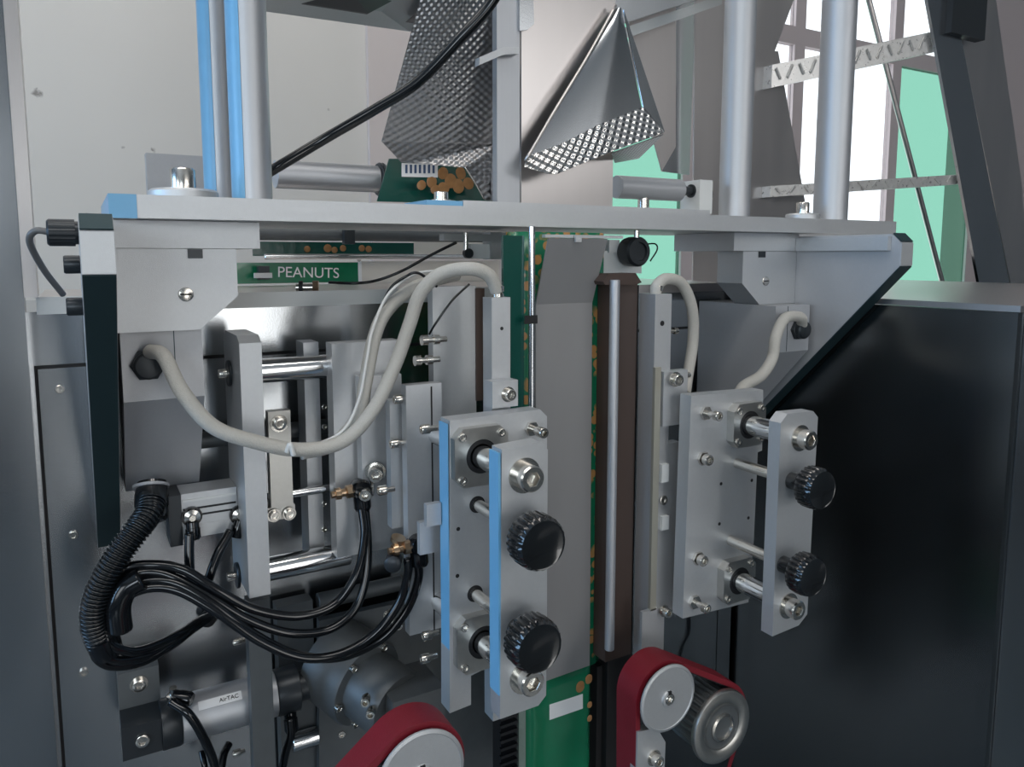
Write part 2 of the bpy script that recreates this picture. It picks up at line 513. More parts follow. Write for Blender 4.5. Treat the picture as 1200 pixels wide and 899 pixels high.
# ------------------------------------------------------------------ top support plate
YP = 0.68
ZP0 = at(140, 255, Y=YP).z; ZP1 = at(140, 227, Y=YP).z
XP0 = at(127, 240, Y=YP).x; XP1 = at(1050, 270, Y=YP).x
tp = thing('support_plate', 'long thick aluminium plate spanning the top of both jaws', 'plate', ((XP0 + XP1) / 2, YP, ZP0))
prism('plate', [(XP0 + 0.004, YP, ZP0), (XP1, YP, ZP0), (XP1, YP + 0.19, ZP0), (XP0 + 0.004, YP + 0.19, ZP0)], (0, 0, ZP1 - ZP0), ALU, tp, 0.001)
prism('blue_end_wrap', [(XP0, YP - 0.0008, ZP0 - 0.0004), (XP0 + 0.020, YP - 0.0008, ZP0 - 0.0004), (XP0 + 0.020, YP + 0.0, ZP0 - 0.0004), (XP0 + 0.0035, YP + 0.0, ZP0 - 0.0004), (XP0 + 0.0035, YP + 0.19, ZP0 - 0.0004), (XP0, YP + 0.19, ZP0 - 0.0004)],
      (0, 0, ZP1 - ZP0 + 0.0004), BLUE, tp, 0)  # thin blue wrap round the plate's left end
# the narrow second plate under the forming tube
x0 = at(500, 238, Y=YP + 0.03).x; x1 = at(543, 238, Y=YP + 0.03).x; x2 = at(832, 250, Y=YP + 0.03).x
ZS = at(600, 237, Y=YP + 0.03).z
box('blue_shim', (x0, YP + 0.03, ZP1 + 0.0002), (x1 - 0.0005, YP + 0.09, ZS - 0.001), BLUE, tp, 0.0008)
box('upper_plate', (x1, YP + 0.03, ZP1 + 0.0002), (x2, YP + 0.16, ZS), ALU, tp, 0.0008)
def plate_bolt(u, Y, r, base, h, v=None):
    p = at(u, 240, Y=Y); p.z = ZP1
    lathe('mounting_disc', [(0, 0), (r * base, 0), (r * base, 0.006), (r * base * .92, 0.008), (0, 0.008)], p, (0, 0, 1), ALU, tp, 32)
    screw(tp, p + V((0, 0, 0.008)), (0, 0, 1), r, h, washer=True)
plate_bolt(216, YP + 0.04, 0.0105, 2.7, 0.017)
plate_bolt(517, YP + 0.05, 0.0075, 2.2, 0.008)
plate_bolt(941, YP + 0.03, 0.0085, 2.6, 0.014)

# guide columns
def column(u, Y, px, label, v=225, film=None):  # film: angle span of the strip that carries the blue window reflection
    p = at(u, v, Y=Y)
    r = px / 2 * dist_px(u, Y) * math.cos(math.atan((u - CX) / F)) 
    o = lathe('guide_column', [(0, 0), (r, 0), (r, 1.0), (0, 1.0)], V((p.x, p.y, ZP1)), (0, 0, 1), ALU2, None, 48)
    tag(o, label, 'column', 'round guide columns on the support plate')
    if film:  # film span: blue window reflection put on as a coloured strip
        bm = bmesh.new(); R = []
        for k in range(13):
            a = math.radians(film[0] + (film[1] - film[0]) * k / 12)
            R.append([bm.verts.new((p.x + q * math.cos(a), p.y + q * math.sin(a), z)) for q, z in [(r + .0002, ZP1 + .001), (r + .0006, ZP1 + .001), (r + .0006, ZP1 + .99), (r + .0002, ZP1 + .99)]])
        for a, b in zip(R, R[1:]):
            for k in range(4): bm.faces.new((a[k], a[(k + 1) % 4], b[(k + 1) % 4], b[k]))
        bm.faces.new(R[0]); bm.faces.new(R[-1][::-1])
        bm_obj('blue_sheen_strip', bm, BLUE, o, 'auto')
    return o
column(259, YP + 0.135, 37, 'grey round column half hidden behind the thick one near the left plate end', film=(150, 246))  # film: span of the blue window reflection
column(296, YP + 0.06, 46, 'thick grey round column in front of its pair near the left plate end', film=(150, 238))  # film: span of the blue window reflection
column(861, YP + 0.11, 36, 'grey round column beside the brushed upright, second from the right plate end')
column(974, YP + 0.04, 40, 'grey round column nearest the right end of the support plate')

# ------------------------------------------------------------------ bracket arms (a mirrored pair)
ZA = ZP0 - 0.0005
YZ_G = [(0.56, CAMZ + 0.016), (0.56, CAMZ - 0.012), (0.819, CAMZ - 0.282), (0.819, CAMZ + 0.026), (0.571, CAMZ + 0.026)]
XL0, XL1 = at(93, 280, Y=0.56).x, at(134.5, 280, Y=0.56).x
XG0, XG1 = 0.849, 0.872
DARKEDGE = mat('edge_shade_and_seam', (0.028, 0.055, 0.062), 0.5, 0.42)  # shade of the down-facing edge put into the colour; also the seam

def bracket(sign, label, yh):
    """sign +1: slab at the left, works towards +X; -1: mirrored"""
    xo, xi = (XL0, XL1) if sign > 0 else (XG1, XG0)
    X = lambda d: xi + sign * d
    t = thing('bracket_arm', label, 'bracket', ((xo + xi) / 2, 0.822, CAMZ - 0.28), 'bracket arms under the support plate')
    xpoly('gusset', YZ_G, min(xo, xi), max(xo, xi), GREYBOX if sign < 0 else GREYBOX, t, 0.0012)
    # dark strip: shade of the downward-facing sloping edge put into colour
    dy, dz = 0.262, -0.273
    n = V((0, -0.273, -0.262)).normalized() * 0.0012
    a = V((0, 0.56, CAMZ - 0.012)); b = V((0, 0.818, CAMZ - 0.281))
    prism('edge_strip', [(min(xo, xi) + .0004, a.y, a.z), (min(xo, xi) + .0004, b.y, b.z), (min(xo, xi) + .0004, b.y + n.y, b.z + n.z), (min(xo, xi) + .0004, a.y + n.y, a.z + n.z)], (abs(xo - xi) - .0008, 0, 0), DARKEDGE, t, 0)
    prism('edge_shade_top', [(min(xo, xi) + .0004, 0.56, CAMZ + 0.0165), (min(xo, xi) + .0004, 0.571, CAMZ + 0.0265), (min(xo, xi) + .0004, 0.570, CAMZ + 0.0275), (min(xo, xi) + .0004, 0.559, CAMZ + 0.0175)], (abs(xo - xi) - .0008, 0, 0), DARKEDGE, t, 0)
    fr = sorted((xo, xi))
    box('end_plate', (fr[0] + .0003, 0.5588, CAMZ - 0.0115), (fr[1] - .0003, 0.56, CAMZ + 0.0155), ALU, t, 0.0003)
    YK = 0.71
    def xs(a, b): return (min(X(a), X(b)), max(X(a), X(b)))
    a, b = xs(0.0005, 0.121)
    z_b = CAMZ + 0.0065
    box('top_block', (a, YK - 0.003, z_b), (b, 0.819, ZA), ALU, t, 0.0008)
    if sign < 0:
        a, b = xs(0.0005, 0.007)
        box('arm_rail', (a, 0.572, z_b), (b, YK - 0.0035, ZA - 0.006), ALU, t, 0.0008)
    z_m = CAMZ - 0.064
    pts = [(X(0.0005), z_b - .0003), (X(0.101), z_b - .0003), (X(0.101), z_b - 0.042), (X(0.068), z_m), (X(0.0005), z_m)]
    prism('mount_plate', [(x, YK, z) for x, z in pts], (0, 0.045, 0), ALU, t, 0.0008)
    p = V((X(0.058), YK, CAMZ - 0.033))
    lathe('slotted_screw', [(0, 0), (.0062, 0), (.0062, .0008), (.0052, .0012), (0, .0012)], p, (0, -1, 0), SCREW, t, 24)
    box('screw_slot', (p.x - .0045, YK - .0016, p.z - .0007), (p.x + .0045, YK - .0011, p.z + .0007), BLACK, t, 0)
    a, b = xs(0.061, 0.073)
    box('dark_notch', (a, YK - .0012, z_b - .0085), (b, YK - .0001, z_b - .0006), BLACKOX, t, 0.0003)  # slot darkness put in as a thin dark box
    # folded cable housing under the mount plate
    w0, w1 = 0.006, 0.071
    a, b = xs(w0, w1)
    prof = [(yh, z_m - .0004), (yh, CAMZ - 0.125), (0.768 + (yh - .68) * .5, CAMZ - 0.222), (0.819, CAMZ - 0.222), (0.819, z_m - .0004)]
    xpoly('cable_housing', prof, a, b, GREYBOX, t, 0.0016)
    box('housing_seam', (X(0.048) - .0004, yh - .0003, CAMZ - 0.124), (X(0.048) + .0004, yh + .001, z_m - .001), DARKEDGE, t, 0)
    # cable gland
    g = V((X(0.026), yh, CAMZ - 0.0935)) if sign > 0 else at(935, 386, Y=yh)
    gl = lathe('cable_gland', [(0, 0), (.0135, 0), (.0135, .005), (.0118, .0055), (.0118, .011), (.010, .013), (.0062, .0135), (0, .0135)], g, (0, -1, 0), BLACKOX, t, 24,
               lambda k, an, i: hexm(an) * 1.06 if k in (1, 2) else 1.0)
    return t, g
bl, GLL = bracket(1, 'left bracket arm with light mount plate, cable housing and black gland', 0.722)
br_, GLR = bracket(-1, 'right bracket arm with its shaded sloping edge above the right jaw', 0.680)
# black sensor cap and two screws on the outer side of the left arm
sc_ = thing('sensor_plug', 'big ribbed black plug sticking out left of the left bracket arm', 'plug', (XL0, 0.6, CAMZ + 0.01))
c0 = at(92.6, 273, Y=0.575); c0.x = XL0 - 0.0002
lathe('plug_body', [(0, 0), (.0075, 0), (.0075, .002), (.0085, .002), (.0085, .0165), (.0075, .0178), (0, .0178)], c0, (-1, 0, 0), BLACKOX, sc_, 40,
      lambda k, a, i: 1 + (0.03 if i % 2 else -0.03) if 3 <= k <= 4 else 1)
e0 = c0 + V((-.0178, 0, 0))
P = [e0 + V((0.003, 0, 0)), e0 + V((-.006, 0.003, 0.001)), e0 + V((-.010, 0.01, -0.006)), e0 + V((-.004, 0.03, -0.024)), e0 + V((0.006, 0.05, -0.042))]
bm_obj('plug_cable', sweep_bm(catmull(P, 8), 0.0022, 10), mat('grey_cable', (0.12, 0.12, 0.12), 0, .4), sc_, 'all')
for u, v in [(97, 310), (101, 359)]:
    p = at(u, v, Y=0.60); p.x = XL0 - 0.0002
    screw(bl, p, (-1, 0, 0), 0.0062, 0.010, washer=False, m=BLACKOX)

# ------------------------------------------------------------------ film tube in the middle
YFI = 0.655
XF0, XF1 = at(606, 600, Y=YFI).x, at(711, 600, Y=YFI).x
ft = thing('film_tube', 'green printed packaging film hanging as a flat tube between the jaws', 'film', ((XF0 + XF1) / 2, YFI, 0.85))
zb = at(620, 960, Y=YFI).z
def rounded(x0, x1, y0, y1, r, n=5):
    out = []
    for cx, cy, a0 in [(x1 - r, y0 + r, -90), (x1 - r, y1 - r, 0), (x0 + r, y1 - r, 90), (x0 + r, y0 + r, 180)]:
        for k in range(n + 1):
            a = math.radians(a0 + 90 * k / n)
            out.append((cx + r * math.cos(a), cy + r * math.sin(a)))
    return out
random.seed(4)
def film_mesh(z0, z1, x0, x1, y0, y1, rings, amp, m, name, parent):
    bm = bmesh.new(); R = []
    for k in range(rings + 1):
        z = z0 + (z1 - z0) * k / rings
        R.append([bm.verts.new((x + random.uniform(-amp, amp), y + random.uniform(-amp, amp), z)) for x, y in rounded(x0, x1, y0, y1, (y1 - y0) * .49)])
    n = len(R[0])
    for a, b in zip(R, R[1:]):
        for i in range(n): bm.faces.new((a[i], a[(i + 1) % n], b[(i + 1) % n], b[i]))
    bm.faces.new(R[0]); bm.faces.new(R[-1])
    return bm_obj(name, bm, m, parent, 'all')
zt = ZP0 - 0.006
zg = at(660, 790, Y=YFI).z
film_mesh(zg, zt, XF0, XF1, YFI, YFI + 0.036, 10, 0.0004, PRINT, 'film', ft)
film_mesh(zb, zg, at(614, 850, Y=YFI).x, at(697, 850, Y=YFI).x, YFI, YFI + 0.03, 12, 0.0006, GREENF, 'filled_bag_film', ft)
# clear side seal of the bag
fbox('clear_side_seal', 608, 832, 616, 960, YFI + 0.002, 0.004, CLEARE, ft, 0.0004)
# white print panel and peanuts on the bag
fpoly('white_print_panel', [(644, 826), (683, 813.5), (683, 830.5), (644, 844)], YFI - 0.0006, 0.0004, WHITEP, ft, 0)
for u, v, ru, rv in [(680, 805, 6, 7.5), (690, 796, 5, 6), (691, 826, 3.5, 6), (691, 842, 3.5, 7)]:
    p = at(u, v, Y=YFI - 0.0004); s = dist_px(u, YFI)
    lathe('printed_peanut', [(0, 0), (ru * s, 0), (ru * s * .8, .0005), (0, .0006)], p, (0, -1, 0), NUTM, ft, 16, lambda k, a, i: 1 + .25 * abs(math.sin(a)))
# grey sheet hanging over the front of the film
gs = thing('grey_press_sheet', 'plain grey sheet hanging flat over the front of the green film', 'sheet', ((XF0 + XF1) / 2, YFI - 0.004, 1.0))
pg = [at(628, 357, Y=YFI - 0.005), at(694, 357, Y=YFI - 0.005), at(691, 780, Y=YFI - 0.005), at(627, 803, Y=YFI - 0.005)]
pg[1].z = pg[0].z
prism('lower_sheet', pg, (0, 0.003, 0), GREYSHEET, gs, 0.0003)
q0, q1 = pg[0], pg[1]
tl = at(643, 279, Y=YFI - 0.022); tr_ = at(712, 279, Y=YFI - 0.022); tr_.z = tl.z
prism('upper_flap', [V(q0), V(q1), tr_, tl], (0, 0.002, 0), GREYSHEET, gs, 0.0003)
p = at(677, 279, Y=YFI - 0.024)
box('clip', (p.x - .0035, p.y - .002, p.z - .004), (p.x + .0035, p.y + .001, p.z + .003), ALU, gs, 0.0005)
box('hanging_rail', (tl.x - .004, YFI - 0.022, tl.z + .0005), (tr_.x + .02, YFI - 0.016, tl.z + .0035), ALU, gs, 0.0004)
rd = cyl('vertical_rod', at(622, 700, Y=YFI - 0.012) + V((0, 0, -.05)), V((at(622, 700, Y=YFI - 0.012).x, YFI - 0.012, ZP0 - 0.001)), 0.0034, CHROME)
tag(rd, 'thin bright vertical rod along the left edge of the grey sheet', 'rod')
# dark printed film edge left of the rod
fbox('dark_film_strip', 590, 276, 614, 560, YFI - 0.006, 0.004, DKGREEN, ft, 0.0005)
fbox('register_mark', 615, 370, 630, 380, YFI - 0.0165, 0.0006, BLACK, rd, 0)

# ------------------------------------------------------------------ sealing jaws
YF_, YM = 0.50, 0.572
def knob(parent, p, big=0.0215, neck=0.011, h=0.026):
    """fluted black star knob, axis towards -Y, base at p"""
    k = lathe('knob', [(0, 0), (.0085, 0), (.0085, neck), (big * .82, neck + .003), (big * .98, neck + .006), (big, neck + .009), (big, neck + h - .006), (big * .95, neck + h - .002), (big * .88, neck + h), (big * .80, neck + h - .0008), (0, neck + h - .0014)],
              p, (0, -1, 0), KNOB, parent, 96, lambda kk, a, i: (1.0 if (i % 4) in (0, 1) else 0.955) if 4 <= kk <= 7 else 1.0)
    return k


def flange(parent, P, s=0.0255, t=0.009, hr=0.0150):
    """square bearing flange with cut corners, a dark bore and four screws; P on the plate face"""
    bm = bmesh.new()
    c = s * 0.32
    out = [(-s, -s + c), (-s + c, -s), (s - c, -s), (s, -s + c), (s, s - c), (s - c, s), (-s + c, s), (-s, s - c)]
    n = 32
    fr = [bm.verts.new((P.x + x, P.y - t, P.z + z)) for x, z in out]
    bk = [bm.verts.new((P.x + x, P.y, P.z + z)) for x, z in out]
    ci = [bm.verts.new((P.x + hr * math.cos(2 * math.pi * k / n), P.y - t, P.z + hr * math.sin(2 * math.pi * k / n))) for k in range(n)]
    co = [bm.verts.new((v.co.x, P.y - 0.001, v.co.z)) for v in ci]
    for i in range(8):
        bm.faces.new((fr[i], fr[(i + 1) % 8], bk[(i + 1) % 8], bk[i]))
    ee = [bm.edges.new((fr[i], fr[(i + 1) % 8])) if not bm.edges.get((fr[i], fr[(i + 1) % 8])) else bm.edges.get((fr[i], fr[(i + 1) % 8])) for i in range(8)]
    ce = [bm.edges.new((ci[i], ci[(i + 1) % n])) for i in range(n)]
    bmesh.ops.triangle_fill(bm, use_beauty=True, edges=ee + ce, normal=(0, -1, 0))
    for i in range(n):
        bm.faces.new((ci[i], ci[(i + 1) % n], co[(i + 1) % n], co[i]))
    bm.faces.new(bk)
    f = bm_obj('bearing_flange', bm, FLANGE, parent)
    lathe('bore', [(hr * .99, 0), (hr * .99, t - .0004), (hr * .72, t - .001), (0, t - .001)][:3] + [(hr * .66, .0008), (0, .0008)], P + V((0, -.0002, 0)), (0, -1, 0), BLACK, f, 32)
    k = s - 0.0068
    for a, b in [(-k, k), (k, k), (-k, -k), (k, -k)]:
        screw(f, P + V((a, -t, b)), (0, -1, 0), 0.0036, 0.0018, washer=False)
    return f


def rod_between(parent, P, y0, y1, r, m, name='guide_shaft'):
    return cyl(name, (P.x, y0, P.z), (P.x, y1, P.z), r, m, parent)


def on(uv, Y): return at(uv[0], uv[1], Y=Y)

# ---- left jaw
lj = thing('sealing_jaw', 'left sealing jaw with blue-edged plates and two black knobs before the grey sheet', 'sealing jaw', at(580, 846, Y=0.55), 'pair of clamping jaws with black knobs')
fpoly('main_plate', [(527, 493), (633, 480), (641, 488), (641, 748), (552, 792), (552, 826), (527, 836)], YM, 0.018, ALU, lj)
p0 = at(527, 660, Y=YM)
box('blue_edge_strip', (p0.x - .0008, YM + .0005, at(527, 770, Y=YM).z), (p0.x - .0001, YM + .0175, at(527, 497, Y=YM).z), BLUE, lj, 0)  # thin blue strip on the left edge of the main plate
fpoly('front_plate', [(588, 527), (634, 518), (642, 527), (640, 815), (631, 827), (586, 843)], YF_, 0.016, ALU, lj)
p0 = at(588, 660, Y=YF_)
box('blue_edge_strip', (p0.x - .0026, YF_ + .0004, at(588, 815, Y=YF_).z), (p0.x - .0001 - .0006, YF_ + .0156, at(588, 531, Y=YF_).z), BLUE, lj, 0)  # thin blue strip on the left edge of the front plate
for uv in [(565, 535), (567, 753)]:
    P = on(uv, YM - 0.009); P.y = YM
    flange(lj, P)
    rod_between(lj, P, YF_ + .0161, 0.66, 0.0098, CHROME)
    B = V((P.x, YF_, P.z))
    screw(lj, B + V((.0045, 0, -.001)), (0, -1, 0), 0.0106, 0.0125, shank=0, washer=True)
for (u, v) in [(633, 637), (629, 757)]:
    K = at(u, v, Y=0.468)
    knob(lj, V((K.x, YF_ - .0002, K.z)))
    rod_between(lj, K, YF_ + .0161, YM - .0001, 0.0052, SCREW, 'threaded_rod')
    lathe('rod_bush', [(.0052, 0), (.0075, 0), (.0075, .0006), (.0052, .0006)], V((K.x, YM, K.z)), (0, -1, 0), BLACK, lj, 24)
P = at(622, 502, Y=YM)
screw(lj, P, (0, -1, 0), 0.0048, 0.009, shank=0.014, washer=False)
lathe('jam_nut', [(0, 0), (.0062, 0), (.0062, .004), (0, .004)], P, (0, -1, 0), SCREW, lj, 24, lambda k, a, i: hexm(a) * 1.1)
for uv in [(537, 620), (536, 675)]:
    hole(lj, on(uv, YM), r=0.0018)
# long heater bar
YBAR = 0.606
fbox('heater_bar', 576.5, 349, 598, 846, YBAR, 0.0175, ALU, lj, vx=420)
P = at(588, 385, Y=YBAR); hole(lj, P, r=.0017)
fbox('bar_clamp', 577, 448, 607, 479, YBAR - .016, 0.0155, ALU, lj)
screw(lj, at(595, 462, Y=YBAR - .016), r=0.0052, h=0.006)
fbox('rear_plate', 478, 452, 519, 746, 0.655, 0.012, ALU, lj)
fbox('rear_plate_wide', 508, 336, 558, 560, 0.69, 0.012, ALU, lj)
fbox('teflon_strip', 558, 338, 568, 470, 0.688, 0.012, BROWN, lj)
rp_ = at(519, 700, Y=0.655).x
box('seam', (at(505, 480, Y=.6548).x, .6542, at(505, 745, Y=.6548).z), (at(506.5, 480, Y=.6548).x, .6548, at(505, 453, Y=.6548).z), BLACK, lj, 0)
# shoulder tabs left of the main plate
for u, v, w, h, y in [(500, 592, 17, 26, 0.585), (492, 613, 24, 38, 0.60)]:
    fbox('stop_tab', u, v, u + w, v + h, y, 0.006, ALU, lj)
# studs that reach left out of the rear plate
for u, v in [(466, 468), (462, 520), (448, 575), (498, 503), (500, 745), (498, 772)]:
    P = at(u, v, Y=0.665 if u < 490 else 0.62)
    screw(lj, P + V((.012, 0, 0)), (-1, 0, 0), 0.0045, 0.008, shank=.008, washer=False)

# ---- right jaw
rj = thing('sealing_jaw', 'right sealing jaw of plain grey plates with two black knobs before the dark wing', 'sealing jaw', at(850, 750, Y=0.55), 'pair of clamping jaws with black knobs')
fpoly('main_plate', [(810, 464), (894.5, 457), (893, 528), (888, 530), (883, 640), (877, 706), (800, 725)], YM, 0.016, ALU, rj)
fpoly('front_plate', [(915, 496), (923, 485), (953, 482), (958.5, 489), (946, 720), (936, 733), (905, 746)], YF_, 0.0145, ALU, rj)
for uv, base in [((879, 498), (939, 514)), ((867, 681), (925, 711))]:
    P = on(uv, YM - 0.010); P.y = YM
    flange(rj, P, 0.0235, 0.010)
    rod_between(rj, P, YF_ + .0146, 0.66, 0.0105, CHROME)
    B = at(base[0], base[1], Y=YF_)
    screw(rj, V((P.x, YF_, P.z)) * .35 + B * .65, (0, -1, 0), 0.0098, 0.0125, washer=True)
for (u, v), (ru, rv) in [((927, 563), (863, 542)), ((917, 661), (856, 632))]:
    K = at(u, v, Y=YF_)
    knob(rj, V((K.x, YF_ - .0002, K.z)), 0.0205, 0.014, 0.023)
    R_ = at(ru, rv, Y=YM); K2 = V(((K.x + R_.x) / 2, 0, (K.z + R_.z) / 2))
    rod_between(rj, K2, YF_ + .0146, YM - .0001, 0.0056, SCREW, 'threaded_rod')
for uv, sh in [((826, 484), .012), ((823, 537), 0.002), ((817, 654), 0.002), ((813, 705), .012)]:
    P = on(uv, YM)
    lathe('jam_nut', [(0, 0), (.0068, 0), (.0068, .0035), (0, .0035)], P, (0, -1, 0), SCREW, rj, 24, lambda k, a, i: hexm(a) * 1.1)
    screw(rj, P + V((0, -.003, 0)), (0, -1, 0), 0.0050 if sh > .01 else .0058, 0.006, shank=sh, washer=False)
for uv in [(845, 567), (843, 614), (881, 563), (877, 607)]:
    hole(rj, on(uv, YM), r=0.0019)
fbox('heater_bar', 767, 345, 786, 790, YBAR, 0.025, ALU, rj, vx=400)
P = at(776, 379, Y=YBAR); hole(rj, P, r=.0028)
fbox('bar_cover_strip', 768, 431, 775, 715, YBAR - .004, 0.0038, mat('brass_yellow_edge', (0.45, 0.43, 0.36), .6, .4), rj, 0.0004, vx=431)
fbox('bar_foot', 752, 718, 769.5, 789, YBAR - .004, 0.0038, ALU, rj, 0.0004)
hole(rj, at(760, 762, Y=YBAR - .004), r=.0022)
fbox('bar_clamp', 778, 436, 806, 500, YBAR - .006, 0.010, ALU, rj, vx=440)
screw(rj, at(788, 444, Y=YBAR - .006), r=0.0058, h=0.006, shank=.004)
fbox('side_bar', 783, 520, 797, 716, YBAR + .004, 0.012, ALU, rj, vx=520)
for v0, v1 in [(545, 566), (606, 622)]:
    fbox('spring_clip', 776, v0, 784, v1, YBAR - .004, 0.006, WHITEPL, rj, vx=v0)
screw(rj, at(777, 586, Y=YBAR - .001), r=0.005, h=0.002, washer=False)
screw(rj, at(775, 714, Y=YBAR), (0, -1, 0), 0.0048, 0.008, shank=.004)
for u, v in [(788, 388), (802, 440)]:
    P = at(u, v, Y=YBAR + .02)
    screw(rj, P - V((.006, 0, 0)), (1, 0, 0), .0035, .005, shank=.008, washer=False)

# centre sealing bar with brown tape, behind the right jaw
cb = thing('centre_seal_bar', 'dark brown taped vertical seal bar with a bright rod right of the film', 'seal bar', at(730, 780, Y=0.64))
fbox('backing_bar', 713, 335, 742, 960, 0.655, 0.03, BLACK, cb, vx=700)  # lower length added for the dark background there
fbox('dark_gap_filler', 699, 782, 726, 960, 0.664, 0.02, BLACK, cb, vx=850)  # added black strip standing in for the dark background beside the bag
fbox('taped_bar', 713, 332, 744, 775, 0.632, 0.022, BROWN, cb, vx=500)
P = at(718, 500, Y=0.626)
cyl('bright_rod', (P.x, P.y, at(718, 760, Y=.626).z), (P.x, P.y, at(718, 328, Y=.626).z), 0.0052, ALU2, cb)
fpoly('bar_roof', [(707, 330), (713, 321), (745, 320), (752, 331), (745, 334), (709, 334)], 0.628, 0.024, BROWN, cb)
# lower left rubber grip belt beside the bag
gb = thing('toothed_grip_belt', 'black toothed rubber belt touching the left edge of the green bag', 'belt', at(595, 890, Y=0.66))
fbox('belt_band', 587, 838, 606, 960, 0.650, 0.018, RUBBER, gb)
x0 = at(586, 880, Y=.648).x; x1 = at(606, 880, Y=.648).x
for k in range(12):
    z = at(590, 840 + k * 9, Y=.648).z
    box('tooth', (x0, .6465, z - .0026), (x1, .6499, z), RUBBER, gb, 0.0004)

# ------------------------------------------------------------------ slide carriage on the left
cr = thing('slide_carriage', 'left slide carriage with an upright bar and polished horizontal shafts', 'carriage', at(300, 700, Y=0.75))
XB0, XB1 = at(281, 420, Y=.70).x, at(307, 420, Y=.70).x
zt_, zb_ = at(295, 402, Y=.70).z, at(295, 701, Y=.70).z
xpoly('upright_bar', [(0.70, zb_), (0.70, zt_), (0.712, zt_ + .006), (0.772, zt_ + .006), (0.784, zt_ - .004), (0.784, zb_)], XB0, XB1, ALU, cr, 0.0008)
XC0, XC1 = at(389, 420, Y=.725).x, at(468, 420, Y=.725).x
box('carriage_plate', (XC0, .725, at(392, 655, Y=.725).z), (XC1, .745, at(389, 403, Y=.725).z), ALU, cr, 0.0008)
box('carriage_wing', (XC0 - .016, .77, at(392, 655, Y=.77).z), (XC0 - .0005, .80, at(389, 400, Y=.77).z), ALU, cr, 0.0008)
for v, vm in [(432, 432), (661, 661)]:
    c = at(345, v, Y=.752)
    cyl('guide_shaft', (XB1 + .0002, c.y, c.z), (XC0 + .02, c.y, c.z), 0.0118, CHROME, cr)
    cyl('guide_shaft_stub', (XB0 - .003, c.y, c.z), (XB0 - .0002, c.y, c.z), 0.0125, BLACKOX, cr)
    screw(cr, V((XB0 - .003, c.y, c.z)), (-1, 0, 0), 0.0045, 0.008, washer=False)
for v in [430, 477, 500, 590, 620]:
    P = at(380, v, Y=.77)
    screw(cr, P, r=.003, h=.002, washer=False)
for v in [468, 612, 640, 505]:
    pass
fbox('clamp_strip', 316, 483, 342, 596, 0.735, 0.012, FLANGE, cr)
for uv in [(327, 496), (321, 604), (339, 602)]:
    screw(cr, on(uv, 0.735), r=0.0062 if uv[1] < 500 else .0048, h=0.004)
fbox('clamp_foot', 314, 596, 346, 611, 0.737, 0.02, FLANGE, cr)
# background rails along the cabinet
for k, (v, r, u0, u1) in enumerate([(517, 0.0085, 228, 392), (705, 0.009, 372, 470)]):
    a = at(u0, v, Y=.806); b = at(u1, v, Y=.806)
    o = cyl('cross_rail', a, (b.x, a.y, a.z), r, GEARM)
    tag(o, ['dull horizontal rail passing behind the upright bar', 'dull horizontal rail low behind the black air hoses'][k], 'rail')
# rear jaw slide block left of the jaw
sb = thing('jaw_slide_block', 'stepped aluminium slide block between the carriage and the left jaw', 'slide block', at(450, 660, Y=0.72))
fbox('slide_plate', 424, 442, 472, 640, 0.705, 0.014, ALU, sb)
fbox('slide_plate_front', 458, 470, 478, 620, 0.672, 0.012, ALU, sb)
for u, v, r in [(440, 552, .0075), (428, 575, .006)]:
    P = at(u, v, Y=.704)
    screw(sb, P, (-.35, -1, 0), r, .012, shank=.004)
screw(sb, at(453, 718, Y=.70), r=.0045, h=.006, shank=.006)
screw(sb, at(462, 728, Y=.70), r=.0045, h=.006, shank=.006)
# adjusting studs at the top of the slide block
for k, (v, w) in enumerate([(399, 26), (423, 34)]):
    a = at(520 - w, v, Y=.675)
    st = lathe('adjusting_stud', [(0, 0), (.005, 0), (.005, .006), (.0028, .007), (.0028, .012), (.0048, .012), (.0048, .018), (.003, .018), (.003, .026), (0, .026)], a, (1, 0, 0), SCREW, None, 20)
    tag(st, ['upper short steel adjusting stud beside the grey hose bend', 'lower thicker steel adjusting stud beside the grey hose bend'][k], 'stud')

# dark lower uprights on the cabinet
lu = thing('lower_upright', 'dark blue-grey upright standing behind the air cylinder at lower left', 'upright', at(305, 899, Y=.77))
fbox('upright_front', 292, 706, 318, 960, 0.722, 0.017, GEARM, lu, vx=760)
fbox('upright_rear', 326, 712, 368, 960, 0.80, 0.02, GEARM, lu, vx=760)
for v in [750, 880]:
    screw(lu, at(287, v, Y=.79), (-1, 0, 0), .004, .008, shank=.004, washer=False)

# ------------------------------------------------------------------ air cylinders
ac = thing('air_cylinder', 'small square air cylinder with two black hose fittings above the black hoses', 'air cylinder', at(250, 600, Y=.76))
a = at(213, 600, Y=.742); b = V((XB0 - .0006, 0, 0))
hz = 0.0165
box('profile_body', (a.x, .742, a.z - hz * .85), (b.x, .775, a.z + hz), ALU, ac, 0.0012)
box('end_cap', (a.x - .011, .7405, a.z - hz * 1.9), (a.x - .0002, .778, a.z + hz), BLACKOX, ac, 0.0008)
for k in (-.3, .1):
    box('body_groove', (a.x + .001, .7414, a.z + hz * k - .0009), (b.x - .001, .7419, a.z + hz * k + .0009), BLACK, ac, 0)
box('body_ridge', (a.x + .001, .7402, a.z + hz * .55), (b.x - .001, .7419, a.z + hz * .66), WHITEPL, ac, 0.0002)
box('port_rail', (a.x, .742, a.z - hz * 1.6), (b.x, .772, a.z - hz * .86), ALU, ac, 0.0006)
r0 = at(343, 579, Y=.755)
cyl('piston_rod', (XB1 + .0004, .757, r0.z), (at(412, 574, Y=.755).x, .757, r0.z), .0045, CHROME, ac)
